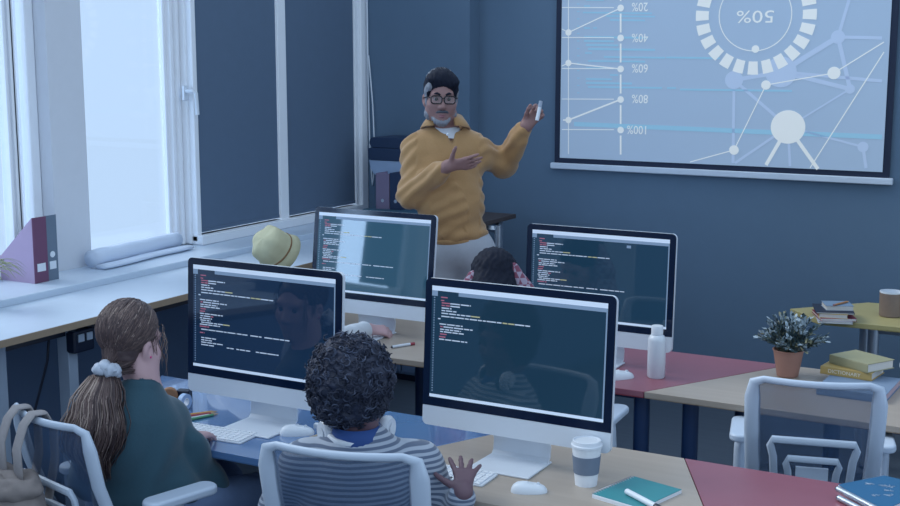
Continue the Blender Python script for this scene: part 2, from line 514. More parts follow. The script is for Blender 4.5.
# ------------------------------------------------------------------ counter along the window
ZC = .90
t = thing('window_counter', 'long pale counter running below the windowsill', 'counter', (-3.77, 4, 0))
MB().use(SILL).lim(-4.0, -3.545, 1.3, 6.1, ZC - .028, ZC).build('countertop', None, t, True, bev=.004)
MB().lim(-3.5448, -3.541, 1.3, 6.1, ZC - .028, ZC - .001).build('front_edge', EDGE, t, True)
for px in (-2, 70, 336):
    p = atx(px, 400 if px < 200 else 300, -3.66)
    MB().lim(-3.69, -3.63, p.y - .025, p.y + .025, 0, ZC - .028).build('leg', LEGG, t, True, bev=.004)
MB().lim(-3.68, -3.64, 1.4, 6.05, ZC - .075, ZC - .03).build('rail', BLACK, t, True)
pp = atx(80, 340, -3.62)
t = thing('power_socket', 'small black power socket fixed below the counter edge', 'socket', (-3.62, pp.y, ZC - .13))
MB().box((0, 0, .03), (.05, .11, .09)).build('socket_box', BLACK, t, bev=.008)
MB().box((.027, -.02, .045), (.006, .03, .03)).box((.027, .025, .045), (.006, .03, .03)).build('socket_face', LEGG, t)
pp = atx(50, 335, -3.72)
pts = [(-3.72, pp.y, ZC - .03), (-3.73, pp.y - .01, .72), (-3.76, pp.y - .07, .5), (-3.8, pp.y - .17, .34), (-3.84, pp.y - .3, .2), (-3.9, pp.y - .3, .1), (-3.95, pp.y - .2, .012), (-3.98, pp.y, .01)]
tag(MB().tube(pts, .005, 6).build('power_cable', BLACK, smooth=True), 'thin black cable hanging below the counter', 'cable')

# ------------------------------------------------------------------ projection screen
YS = YB2 - .02
pj0 = aty(560, 158, YS); pj1 = aty(882.5, 171.7, YS)
SX0, SX1, SZ0, SZ1 = pj0.x, pj1.x, (pj0.z + pj1.z) / 2, 2.62
bd = aty(560, 100, YS).x - aty(554.5, 100, YS).x
t = thing('projection_screen', 'wide projector screen with black border glowing pale blue on back wall', 'projector screen', ((SX0 + SX1) / 2, YS, SZ0))
sb = MB()
sb.lim(SX0 - bd, SX1 + bd, YS, YS + .006, SZ0 - bd * .85, SZ1 + bd)
sb.build('border', mat('black_screen_border', (12, 30, 58), .7), t, True)
PROJ = mat('projected_blue', (140, 160, 182), .9, emit=.38, var=.03, scale=1.2, spec=0)
MB().lim(SX0, SX1, YS - .004, YS + .001, SZ0, SZ1).build('screen_cloth', PROJ, t, True)
MB().lim(SX0 - bd - .02, SX1 + bd + .02, YS - .02, YS + .012, SZ0 - bd * .85 - .035, SZ0 - bd * .85).build('bottom_bar', mat('screen_bar', (196, 208, 224), .4), t, True, bev=.006)
MB().cyl((SX0 - bd - .06, YS - .03, SZ1 + .12), (SX1 + bd + .06, YS - .03, SZ1 + .12), .045).build('roller_housing', WHITE, t, True, smooth='auto')
GR = mat('overlay_grey', (186, 192, 194), .9, emit=.5, spec=0, var=.01)
GR2 = mat('overlay_faint', (150, 168, 192), .9, emit=.44, spec=0, var=.01)
TEAL = mat('projected_teal', (124, 164, 186), .9, emit=.46, spec=0, var=.02)
YG = YS - .006
def scr(x, y): p = aty(x, y, YG); return (p.x, p.z)
PXM = (scr(720, 80)[0] - scr(719, 80)[0])
PZM = (scr(720, 80)[1] - scr(720, 81)[1])
def sline(m, a, b, w, dy=0.):
    (x0, z0), (x1, z1) = scr(*a), scr(*b)
    d = Vector((x1 - x0, 0, z1 - z0)); n = Vector((-d.z, 0, d.x)).normalized() * (w * PZM / 2)
    q = [Vector((x0, YG - dy, z0)), Vector((x1, YG - dy, z1))]
    m.add([q[0] - n, q[1] - n, q[1] + n, q[0] + n], [(0, 1, 2, 3)])
def sdisc(m, c, r, dy=0., n=28):
    x, z = scr(*c)
    m.add([(x + r * PXM * math.cos(2 * PI * k / n), YG - dy, z + r * PZM * math.sin(2 * PI * k / n)) for k in range(n)], [tuple(range(n))])
# code lines of the projected editor
m = MB()
rr = random.Random(3)
for (x0, x1, y, w) in ((583, 652, 12.5, 1.6), (606, 655, 16, 1.6), (610, 645, 20, 1.6), (584, 590, 28, 1.5), (593, 597, 28, 1.5), (584, 648, 37, 2), (584, 614, 41, 1.8), (586, 618, 45, 1.8), (588, 655, 49, 2), (585, 592, 53, 1.5),
                       (604, 665, 57, 1.8), (666, 720, 57.5, 1.8), (588, 645, 61, 1.8), (610, 618, 75, 1.8), (586, 612, 79, 1.8), (586, 632, 83, 2), (588, 662, 87, 1.8), (667, 676, 88, 1.8), (680, 792, 89.5, 1.8), (584, 590, 6, 1.5), (586, 604, 0, 1.6), (586, 614, 68, 1.6)):
    s = (y - 85) * 0 + .013 * (x1 - x0)
    sline(m, (x0, y), (x1, y + s), w)
sline(m, (574, 124), (882, 137), 4.6)
for k in range(13): sline(m, (577, 4 + k * 7.4), (579.5, 4.1 + k * 7.4), 1)
m.build('projected_code', TEAL, t, True)
# graphic overlay, added to the screen as glowing marks: network
m = MB()
net = {'a': (734, 80, 9), 'b': (781, 72, 15), 'c': (838, 37, 6.5), 'd': (850, 89, 4.5), 'e': (863, 147, 5)}
for q in (((734, 80), (781, 72), 4), ((781, 72), (838, 37), 5), ((838, 37), (882, 38), 3), ((838, 37), (850, 89), 4), ((781, 72), (850, 89), 4), ((781, 72), (882, 81), 3), ((838, 37), (849, 0), 3), ((734, 80), (733, 163), 3), ((734, 80), (788, 127), 3),
          ((788, 127), (863, 147), 2), ((788, 127), (850, 89), 1.6), ((863, 147), (866, 168), 3), ((788, 127), (790, 166), 2.5), ((788, 127), (735, 163), 2.5)): sline(m, *q)
for x, y, r in net.values(): sdisc(m, (x, y), r, .0006)
m.build('overlay_network', GR2, t, True)
m = MB()
sdisc(m, (788, 127), 16.5, .0012, 40)  # nodes of the added overlay
for a, b, w in (((788, 127), (766, 165), 3.6), ((788, 127), (818, 169), 3.6), ((766, 85), (834, 73), 1), ((766, 85), (734, 150), 1), ((734, 150), (690, 162), 1), ((834, 73), (884, 42), 1), ((810, 168), (884, 52), 1)): sline(m, a, b, w, .0008)
for c, r in (((766, 85), 4.6), ((834, 73), 6), ((734, 150), 4.8)): sdisc(m, c, r, .0014)
m.build('overlay_nodes', GR, t, True)
m = MB()
# axis of the added overlay chart
ys = (8, 38, 69, 99.5, 130)
for i, y in enumerate(ys):
    sdisc(m, (620.7, y), 3.5, .0014)
    sline(m, (620.7, y + 5.5), (620.7, y + 24.5), 1.9, .001)
    sline(m, (562, y - .5), (614, y - .3), .8, .001)
sline(m, (620.7, -20), (620.7, 1), 1.9, .001)
sline(m, (568.5, -20), (568.5, 154), .8, .001)
for y in (32.5, 63, 120): sdisc(m, (568.5, y), 3.4, .0014)
sline(m, (568.5, 32.5), (620.7, 8), 1.1, .001); sline(m, (568.5, 63), (620.7, 69), 1.2, .001); sline(m, (568.5, 120), (620.7, 99.5), 1.7, .001)
sline(m, (563, 120), (568.5, 120), 1.5, .001); sline(m, (562, 66), (568.5, 63), 1, .001); sline(m, (562, 29), (568.5, 32.5), .8, .001)
m.build('overlay_chart', GR, t, True)
m = MB()
# the added overlay gauge: a ring of short blocks around a thin circle
gc = (755, 15)
gx, gz = scr(*gc)
for k in range(24):
    a0 = 2 * PI * (k + .5) / 24 - .095 - PI / 2 - PI / 24; a1 = a0 + .19
    P = []
    for r, A in ((45.5, a0), (58.5, a0 + .006), (58.5, (a0 + a1) / 2), (58.5, a1 - .006), (45.5, a1), (45.5, (a0 + a1) / 2)):
        P.append((gx + r * PXM * math.cos(A), YG - .001, gz + r * PZM * math.sin(A)))
    m.add(P, [tuple(range(6))])
N = 64
for r0, r1 in ((34.6, 35.5),):
    P = [(gx + r * PXM * math.cos(2 * PI * k / N), YG - .001, gz + r * PZM * math.sin(2 * PI * k / N)) for k in range(N) for r in (r0, r1)]
    m.add(P, [(2 * k, 2 * k + 1, (2 * k + 3) % (2 * N), (2 * k + 2) % (2 * N)) for k in range(N)])
sdisc(m, (755.5, 49), 3.7, .0014)
m.build('overlay_gauge', GR, t, True)
def text_mesh(s, h, T, width=1., spacing=1.):
    cu = bpy.data.curves.new('txt', 'FONT'); cu.body = s; cu.size = h / .7; cu.align_x = 'CENTER'; cu.align_y = 'CENTER'; cu.space_character = spacing
    cu.resolution_u = 3
    o = bpy.data.objects.new('txt', cu); COL.objects.link(o)
    dg = bpy.context.evaluated_depsgraph_get()
    me = bpy.data.meshes.new_from_object(o.evaluated_get(dg))
    COL.objects.unlink(o); bpy.data.objects.remove(o)
    me.transform(T @ Matrix.Diagonal((width, 1, 1, 1)))
    return me
def screen_text(s, x, y, hpx, width, spacing=1.):
    px, pz = scr(x, y)
    T = Matrix.Translation((px, YG - .0016, pz)) @ RX90 @ Matrix.Rotation(PI, 4, 'Z')
    me = text_mesh(s, hpx * PZM, T, width, spacing); me.materials.append(GR)
    return link_mesh('overlay_text', me, t, True)
for s, y in zip(('20%', '40%', '60%', '80%', '100%'), (6.5, 37.5, 68, 98.5, 129.5)):  # scale labels of the added overlay
    screen_text(s, 640 if s != '100%' else 637.5, y, 8.8, .86)
screen_text('50%', 755.5, 16, 12, 1.35)
# ------------------------------------------------------------------ tables
ZTB = .71
def table(label, poly, m, edge, legs, group, legm=NAVYM, lr=.03, name='table', th=.024, z=ZTB):
    cx = sum(p[0] for p in poly) / len(poly); cy = sum(p[1] for p in poly) / len(poly)
    t = thing(name, label, 'table', (cx, cy, 0), 0, group)
    P = [(p[0] - cx, p[1] - cy) for p in poly]
    MB().prism(P, z - th + .002, z).build('tabletop', m, t, bev=.002)
    Q = [(p[0] * .9985, p[1] * .9985) for p in P]
    MB().prism([(p[0] * .999, p[1] * .999) for p in P], z - th, z - th + .0018).build('edge_band', edge, t)
    for (x, y) in legs:
        MB().cyl((x - cx, y - cy, .012), (x - cx, y - cy, z - th), lr).build('leg', legm, t, smooth='auto')
        l = kids(t)[-1]
        MB().cyl((x - cx, y - cy, 0), (x - cx, y - cy, .014), lr * 1.25).build('foot_pad', BLACK, l, smooth='auto')
    fr = MB()
    R = [(x - cx, y - cy) for x, y in legs]
    for i in range(len(R)):
        a, b = R[i], R[(i + 1) % len(R)]
        fr.tube([(a[0], a[1], z - th - .022), (b[0], b[1], z - th - .022)], .018, 4)
    fr.build('underframe', legm, t)
    return t
GF, GB = 'front row of desk segments', 'second row of desk segments'
YF0, YF1 = 2.9, 3.53
table('blue desk segment in front of the girl with the ponytail', [(-3.2, YF1 - .02), (-1.732, YF1), (-2.035, YF0), (-2.88, YF0 - .01)], BLUE, BLUE, [(-3.0, 3.4), (-1.95, 3.42), (-2.18, 3.02), (-2.78, 3.02)], GF)
table('pale wooden desk segment under the nearest monitor and paper cup', [(-1.730, YF1), (-1.145, YF1), (-.84, YF0), (-2.033, YF0)], WOOD, EDGE, [(-1.62, 3.42), (-1.27, 3.42), (-1.05, 3.02), (-1.84, 3.02)], GF)
table('dark red desk segment at the lower right beside the teal notebook', [(-1.143, YF1), (.28, YF1), (0, YF0), (-.838, YF0)], RED, REDE, [(-.99, 3.42), (.1, 3.42), (-.05, 3.02), (-.78, 3.02)], GF)
YS0, YS1 = 4.18, 4.82
table('pale wooden desk segment under the monitor nearest the windows', [(-3.5, YS1), (-2.66, YS1), (-2.12, YS0), (-3.3, YS0 - .03)], WOOD, EDGE, [(-3.3, 4.7), (-2.75, 4.7), (-2.35, 4.3), (-3.15, 4.3)], GB)
pa, pb = atz(644, 391.6, ZTB), atz(770, 368.5, ZTB)
kx = (pb.x - pa.x) / (pb.y - pa.y)
xs0, xs1 = pa.x + kx * (YS0 - pa.y), pa.x + kx * (YS1 - pa.y)
l1, l2 = atz(647, 425, .45), atz(690, 425, .45)
table('red desk segment carrying the white bottle', [(-2.657, YS1), (xs1 - .002, YS1), (xs0 - .002, YS0), (-2.117, YS0)], RED, REDE, [(-2.3, 4.7), (-1.3, 4.72), (atx(647, 430, -1.56).x, 4.29), (-1.98, 4.29)], GB)
table('pale wooden desk segment carrying the potted plant and two books', [(xs1 + .002, YS1), (.1, YS1), (-.2, YS0), (xs0 + .002, YS0)], WOOD, EDGE, [(-.95, 4.7), (-.05, 4.7), (-.3, 4.3), (aty(690, 430, 4.32).x, 4.32)], GB)
table('mustard yellow table near the back wall with a brown mug', [(-1.24, 5.74), (-1.42, 5.92), (-1.12, 6.26), (-.1, 6.3), (.1, 5.77)], YEL, YEL, [(aty(873, 345, 5.86).x, 5.86), (-1.1, 6.1), (-.2, 6.15), (0, 5.84)], None, STEEL, .026)
# high table by the back wall
p = aty(516, 214, 6.45)
table('narrow dark high table against the back wall behind the teacher', [(p.x, 6.05), (p.x - .26, 6.0), (p.x - .26, 6.45), (p.x, 6.45)], DARKT, DARKT, [(aty(498, 235, 6.12).x, 6.12), (p.x - .21, 6.1), (p.x - .21, 6.38), (p.x - .07, 6.38)], None, STEEL, .02, name='high_table', z=p.z)

# ------------------------------------------------------------------ monitors
SCR_ROWS = [(.045, [(.055, .095, 'r')]), (.075, [(.055, .075, 'r')]), (.098, [(.06, .11, 'r'), (.112, .235, 'w')]), (.122, [(.06, .11, 'r'), (.113, .17, 'w')]), (.146, [(.06, .12, 'w')]), (.170, [(.06, .15, 'w')]),
            (.196, [(.06, .235, 'w'), (.237, .29, 'y')]), (.225, [(.06, .11, 'w'), (.115, .42, 'w'), (.423, .49, 'y'), (.493, .58, 'w')]), (.252, [(.04, .055, 'w')]), (.300, [(.05, .19, 'w')]), (.325, [(.055, .07, 'r'), (.075, .25, 'w')]), (.350, [(.055, .18, 'w')]), (.372, [(.055, .2, 'w')]),
            (.396, [(.055, .095, 'r')]), (.422, [(.05, .09, 'r')]), (.446, [(.05, .22, 'w')]), (.470, [(.055, .13, 'w'), (.132, .15, 'r')]), (.494, [(.05, .14, 'w')]), (.516, [(.055, .13, 'w')]), (.538, [(.06, .22, 'w'), (.222, .27, 'y')]), (.560, [(.05, .2, 'w')]), (.582, [(.05, .12, 'r')]),
            (.612, [(.06, .32, 'w'), (.325, .4, 'w'), (.42, .5, 'w'), (.52, .70, 'w')]), (.648, [(.05, .085, 'r')]), (.700, [(.06, .17, 'w')]), (.724, [(.06, .14, 'w')]), (.748, [(.06, .22, 'w')]), (.774, [(.06, .16, 'w'), (.25, .3, 'w'), (.32, .42, 'w'), (.46, .62, 'w')]), (.83, [(.06, .1, 'w')])]
TXT = mat('screen_text_white', (170, 184, 202), .5, emit=.4, var=.02)
TXTR = mat('screen_text_red', (150, 88, 108), .5, emit=.42, var=.02)
TXTY = mat('screen_text_yellow', (160, 160, 126), .5, emit=.42, var=.02)
BARM = mat('screen_toolbar', (176, 192, 212), .5, emit=.5, var=.02)
BARM2 = mat('screen_toolbar_grey', (112, 134, 160), .5, emit=.4, var=.02)
MW, MH, CH = .62, .455, .062
def monitor(label, x, y, tilt, bg, rows, seed, rz=0.):
    t = thing('computer_monitor', label, 'monitor', (x, y, ZTB), rz, 'desktop monitors showing program code')
    Z0 = .083
    # the panel is tilted back about its lower edge
    T = Matrix.Translation((0, 0, Z0)) @ Matrix.Rotation(-tilt, 4, 'X')
    P = T @ RX90
    b = MB().prism(rrect(MW, MH, .018, 6, 0, MH / 2), -.014, 0, P)
    N = 12                                            # bulged back
    vs = []; fs = []
    ring = rrect(MW, MH, .018, 6, 0, MH / 2); n = len(ring)
    for k in range(5):
        s = 1 - .2 * k ; dp = .014 + .03 * math.sin(k / 4 * PI / 2)
        vs += [(p[0] * s, MH / 2 + (p[1] - MH / 2) * s, -dp) for p in ring]
    for k in range(4): fs += [(k * n + i, (k + 1) * n + i, (k + 1) * n + (i + 1) % n, k * n + (i + 1) % n) for i in range(n)]
    fs.append([4 * n + i for i in range(n)][::-1])
    b.add(vs, fs, P); b.build('back_shell', ALU, t, smooth='auto')
    MB().prism(rrect(MW - .001, MH - CH, .017, 6, 0, CH + (MH - CH) / 2, (0, 0, 1, 1)), .0002, .0035, P).build('bezel', BEZ, t)
    MB().prism(rrect(MW - .001, CH - .001, .017, 6, 0, CH / 2, (1, 1, 0, 0)), .0002, .003, P).build('chin', ALU, t, bev=.0008)
    sw, sh = MW - .048, MH - CH - .048
    sx, sy = -sw / 2, CH + .026
    bgm = mat('screen_background_' + seed, bg[0], .035, emit=bg[1], var=.03, scale=3, spec=1., coat=bg[2] if len(bg) > 2 else 0)
    d = MB().use(bgm).prism([(sx, sy), (sx + sw, sy), (sx + sw, sy + sh), (sx, sy + sh)], .0034, .0042, P)
    def bar(x0, x1, y0, y1, m, h=.0046):
        d.use(m)
        d.add([(sx + sw * x0, sy + sh * (1 - y1), h), (sx + sw * x1, sy + sh * (1 - y1), h), (sx + sw * x1, sy + sh * (1 - y0), h), (sx + sw * x0, sy + sh * (1 - y0), h)], [(0, 1, 2, 3)], P)
    bar(0, 1, 0, .042, BARM); bar(.16, 1, .042, .075, BARM2); bar(0, .035, .042, .09, BARM2); bar(0, 1, .968, .995, BARM)
    bar(.992, 1, .075, .968, BARM2)
    rr = random.Random(5)
    for k in range(38): bar(.012, .02, .1 + k * .0225, .1 + k * .0225 + .009, BARM2)
    for yy, segs in SCR_ROWS[:rows]:
        yy = .055 + yy * .93
        for x0, x1, c in segs:
            x = x0
            while x < x1:                              # words
                w = min(rr.uniform(.018, .06), x1 - x)
                bar(x, x + w, yy - .0052, yy + .0052, {'w': TXT, 'r': TXTR, 'y': TXTY}[c]); x += w + .005
    bar(.7, .73, .1, .13, BARM2) if seed == 'right' else None
    d.build('display', None, t)
    st = MB()
    prof = [(.03, Z0 + .16), (.04, Z0 + .07), (.055, Z0 - .01), (.062, .05), (.058, .018), (.045, .006)]
    vs = []; fs = []
    for i, (py, pz) in enumerate(prof):
        for sxx in (-.095, .095):
            vs += [(sxx, py, pz), (sxx, py + .009, pz)]
    for i in range(len(prof) - 1):
        a = i * 4; c = a + 4
        fs += [(a, a + 2, c + 2, c), (a + 1, c + 1, c + 3, a + 3), (a, c, c + 1, a + 1), (a + 2, a + 3, c + 3, c + 2)]
    fs += [(0, 1, 3, 2), (c, c + 2, c + 3, c + 1)]
    st.add(vs, fs); st.build('stand_neck', ALU, t, bev=.002)
    MB().prism([(-.1, -.1), (.1, -.1), (.098, .07), (-.098, .07)], 0, .007).build('stand_foot', ALU, t, bev=.003)
    MB().cyl(T @ Vector((0, .05, MH * .42)), T @ Vector((0, .05, MH * .42 + .02)), .03).build('hinge', ALU, t, smooth='auto')
    return t
monitor('monitor on the blue desk with a near-black code screen', -2.458, 3.165, .05, ((20, 40, 64), .4), 28, 'dark')
monitor('nearest monitor with a dark teal code screen on the wooden desk by the paper cup', -1.572, 3.22, .06, ((26, 52, 70), .35), 16, 'teal')
monitor('monitor in front of the teacher whose screen mirrors the bright windows', -2.89, 4.486, .12, ((44, 76, 94), .4, .0), 28, 'reflecting')
monitor('monitor on the red desk behind the white bottle', -1.82, 4.462, .05, ((28, 56, 76), .35), 23, 'right')

# ------------------------------------------------------------------ keyboards and mice
KEYM = mat('white_key', (226, 232, 240), .45)
def keyboard(label, c, rz):
    t = thing('keyboard', label, 'keyboard', (c[0], c[1], ZTB), rz, 'slim white keyboards')
    MB().prism(rrect(.30, .115, .01), 0, .006).build('tray', ALU, t, bev=.002)
    ks = []
    for r in range(6):
        n = 14
        for k in range(n):
            if r == 0 and 3 < k < 9:
                if k == 4: ks.append((0.0, -.047, .105))
                continue
            ks.append((-.142 + (k + .5) * .284 / n, -.047 + r * .0186, .0172))
    for x, y, w in ks: MB().box((x, y, .0078), (w, .0155 if y < .04 else .010, .004)).build('key', KEYM, t, bev=.001, seg=1)
    return t
def mouse(label, p, rz, s=1.):
    t = thing('computer_mouse', label, 'mouse', (p.x, p.y, ZTB), rz, 'white computer mice')
    vs = []; fs = []; N = 28
    prof = [(1., .0), (1.0, .004), (.97, .010), (.88, .018), (.7, .0245), (.4, .028), (.1, .029)]
    m = MB()
    for q, z in prof:
        for k in range(N):
            a = 2 * PI * k / N
            c_, s_ = math.cos(a), math.sin(a)
            ex = abs(c_) ** .8 * (1 if c_ > 0 else -1); ey = abs(s_) ** .8 * (1 if s_ > 0 else -1)
            vs.append((.029 * q * ex, .056 * q * ey, z * (1 - .15 * ey)))
    for i in range(len(prof) - 1): fs += [(i * N + k, i * N + (k + 1) % N, (i + 1) * N + (k + 1) % N, (i + 1) * N + k) for k in range(N)]
    fs.append([(len(prof) - 1) * N + k for k in range(N)]); fs.append(list(range(N))[::-1])
    m.add([(a * s, b * s, c * s) for a, b, c in vs], fs); m.build('mouse_shell', WHITE, t, smooth='auto')
    MB().cyl((-.003 * s, .028 * s, .0242 * s), (.003 * s, .028 * s, .0242 * s), .0055 * s, n=12).build('scroll_wheel', ALU, t, smooth='auto')
    return t
kp = atz(229, 431, ZTB)
keyboard('white keyboard on the blue desk under the girl\'s hand', (kp.x - .03, kp.y - .05), math.radians(4))
kp2 = atz(462, 477, ZTB)
keyboard('white keyboard on the wooden desk under the curly-haired boy\'s hand', (kp2.x - .06, kp2.y + .0), math.radians(2))
mouse('white mouse on the blue desk beside the monitor foot', atz(297, 434, ZTB), math.radians(-55))
mouse('white mouse on the wooden desk in front of the nearest monitor', atz(529, 491.5, ZTB), math.radians(-62), .92)
mouse('white mouse on the red desk half hidden by the nearest monitor', atz(620, 378, ZTB), math.radians(-40))

# ------------------------------------------------------------------ chairs
def chair_parts(t, w=.38, arms=True):
    # seat
    sp = rrect(.46, .44, .09, 6, 0, .03)
    MB().prism(sp, .40, .42).build('seat_shell', CHAIRW, t, bev=.006)
    MB().prism(rrect(.45, .43, .09, 6, 0, .03), .42, .465).build('seat_cushion', SEATF, t, bev=.016, seg=3)
    def bk(u, v, off=0.):     # backrest surface: u -1..1 across, v 0..1 up
        z = .47 + .44 * v
        y = -.15 - .15 * v - .03 * math.sin(v * PI) + .05 * (u * u) + off
        ww = (w / 2) * (.99 + .05 * v)
        return (u * ww, y, z)
    # mesh
    m = MB(); nu, nv = 12, 10
    vs = [bk(-.93 + 1.86 * i / nu, .03 + .94 * j / nv) for j in range(nv + 1) for i in range(nu + 1)]
    m.add(vs, [(j * (nu + 1) + i, j * (nu + 1) + i + 1, (j + 1) * (nu + 1) + i + 1, (j + 1) * (nu + 1) + i) for j in range(nv) for i in range(nu)])
    o = m.build('back_mesh', CHAIRM, t, smooth=True)
    s = o.modifiers.new('thick', 'SOLIDIFY'); s.thickness = .003
    # frame: wide flat side rails, rounded top bar
    f = MB()
    path = [bk(-.95, -.12), bk(-.97, 0.05), bk(-.97, .3), bk(-.98, .6), bk(-.98, .85), bk(-.95, .965)] + [bk(-.8 + 1.6 * k / 8, .995) for k in range(9)] + [bk(.95, .965), bk(.98, .85), bk(.98, .6), bk(.97, .3), bk(.97, .05), bk(.95, -.12)]
    n = len(path)
    rs = [.026 if (i < 5 or i >= n - 5) else (.018 if i in (5, n - 6) else .0115) for i in range(n)]
    f.tube(path, rs, 10, flat=.62, up=(0, 1, 0)); 
    f.tube([bk(-.95, -.02), bk(-.5, -.03), bk(0, -.03), bk(.5, -.03), bk(.95, -.02)], .014, 8)
    f.build('back_frame', CHAIRW, t, smooth=True)
    # lumbar support: nested trapezoid bars behind the mesh
    lb = MB()
    for (a, b, v0, v1, r) in ((.68, .58, -.05, .56, .0125), (.42, .33, -.05, .42, .0115)):
        pts = [bk(-b, v0, -.025), bk(-a * .93, v1 * .75, -.03), bk(-a, v1 - .05, -.03), bk(-a + .03, v1, -.03), bk(a - .03, v1, -.03), bk(a, v1 - .05, -.03), bk(a * .93, v1 * .75, -.03), bk(b, v0, -.025)]
        lb.tube(pts, r, 8, flat=.7, up=(0, 1, 0))
    c = bk(0, .2, -.03); lb.box((c[0], c[1], c[2]), (.1, .014, .12))
    lb.build('lumbar_support', CHAIRW, t, smooth='auto')
    # spine from back to seat
    MB().tube([(0, -.205, .47), (0, -.2, .41), (0, -.13, .375), (0, -.02, .375)], [.032, .034, .034, .03], 10, flat=.6, up=(0, 1, .3)).build('back_bracket', CHAIRW, t, smooth=True)
    if arms:
        for s in (-1, 1):
            am = MB()
            am.tube([(s * .2, .03, .395), (s * .215, .03, .40), (s * .232, .02, .45), (s * .232, .0, .60), (s * .23, .0, .64)], [.02, .022, .022, .02, .018], 10, flat=1.5, up=(0, 1, 0))
            a = am.build('armrest', CHAIRW, t, smooth=True)
            MB().prism(rrect(.075, .24, .034, 6, s * .228, .02), .64, .668).build('arm_pad', CHAIRW, a, bev=.01, seg=3)
    MB().cyl((0, .03, .14), (0, .03, .40), .026).cyl((0, .03, .09), (0, .03, .25), .034).build('gas_column', BLACK, t, smooth='auto')
    MB().cyl((0, .03, .08), (0, .03, .13), .05).build('base_hub', CHAIRW, t, smooth='auto')
    for k in range(5):
        a = 2 * PI * k / 5 + .3
        d = Vector((math.cos(a), math.sin(a), 0)); o = Vector((0, .03, 0))
        l = MB().tube([o + d * .03 + Vector((0, 0, .105)), o + d * .17 + Vector((0, 0, .092)), o + d * .30 + Vector((0, 0, .074))], [.026, .022, .016], 8).build('base_leg', CHAIRW, t, smooth=True)
        e = o + d * .295; q = Vector((-d.y, d.x, 0))
        MB().cyl(e + q * -.022 + Vector((0, 0, .027)), e + q * .022 + Vector((0, 0, .027)), .027, n=16).tube([e + Vector((0, 0, .03)), e + Vector((0, 0, .08))], .008, 8).build('caster', BLACK, l, smooth='auto')
    return t
CG = 'pale grey mesh-backed swivel chairs'
ch = thing('office_chair', 'empty pale grey mesh chair tucked under the desk with the potted plant', 'chair', (0, 0, 0), 0, CG)
chair_parts(ch)
def place_chair(label, x, y, rz, dz=0.):
    c = copy_tree(ch); c['label'] = label
    c.location = (x, y, dz); c.rotation_euler = (0, 0, rz); return c
def chair_by_top(a, b, z=.91):                 # place by the top corners of the backrest
    A, B = atz(a[0], a[1], z), atz(b[0], b[1], z)
    d = B - A; rz = math.atan2(d.y, d.x); c = (A + B) / 2
    o = Matrix.Rotation(rz, 3, 'Z') @ Vector((0, -.275, 0))
    return c.x - o.x, c.y - o.y, rz, d.length
x, y, rz, ln = chair_by_top((738, 378), (861, 386)); print('CHAIR empty', x, y, math.degrees(rz), ln)
ch.location = (x + .05, y + .02, 0); ch.rotation_euler = (0, 0, rz)
x, y, rz, ln = chair_by_top((262, 444), (416, 459)); print('CHAIR boy', x, y, math.degrees(rz), ln)
BOYC = place_chair('pale grey mesh chair with the curly-haired boy sitting in it', x, y, rz); BOYC.scale = (1.1, 1.0, 1.0)
x, y, rz, ln = chair_by_top((4, 402), (84, 433)); print('CHAIR girl', x, y, math.degrees(rz), ln)
GIRLC = place_chair('pale grey mesh chair with a backpack hung on its back, used by the girl', x, y, rz)
THC = place_chair('mostly hidden pale chair behind the nearest monitor, armrest showing', -1.80, 3.98, math.radians(4))
FARC = place_chair('pale mesh chair cut by the right edge of the picture beside the blue book', -.30, 3.93, math.radians(14))
YELC = place_chair('pale chair standing in front of the mustard yellow table', -.52, 5.25, math.radians(20))
# ------------------------------------------------------------------ things on the sill and counter
def magazine_file(label, cpx, m, w, dots):
    c = atz(cpx[0], cpx[1], ZS)
    t = thing('magazine_file', label, 'magazine file', (c.x, c.y, ZS), 0)
    prof = [(0, 0), (-.25, 0), (-.25, .10), (-.205, .105), (0, .288)]
    th = .004
    def wall(y0, y1):
        return MB().prism(prof, y0, y1, Matrix.Translation((0, y0 + y1, 0)) @ RX90)
    MB().lim(-.004, 0, 0, w, 0, .288).build('spine', m[1], t, bev=.001)
    b = MB()
    b.prism([(p[0] - .0042, p[1]) for p in prof], -th, 0, RX90); b.prism([(p[0] - .0042, p[1]) for p in prof], -w, -w + th, RX90)
    b.build('side_panel', m[0], t)
    MB().lim(-.25, -.0042, th, w - th, 0, .004).lim(-.254, -.2502, 0, w, 0, .10).build('base_panel', m[0], t)
    if dots[0]: MB().lim(0.0002, .0012, w * .2, w * .8, .05, .085).build('label_plate', PAPER, t)
    if dots[1]:
        MB().cyl((.0002, w * .5, .115), (.0012, w * .5, .115), .014, n=20).build('finger_hole', PAPER, t, smooth='auto')
    return t
ROSE = mat('rose_cardboard', (168, 148, 176), .7); PLUM = mat('plum_cardboard', (112, 72, 100), .7)
GREYC = mat('grey_cardboard', (104, 120, 138), .7)
magazine_file('plum and rose magazine file nearest the left edge on the windowsill', (35.5, 284), (ROSE, PLUM), .078, (1, 0))
magazine_file('grey magazine file behind the plum one on the windowsill', (48.5, 281), (GREYC, GREYC), .062, (1, 1))

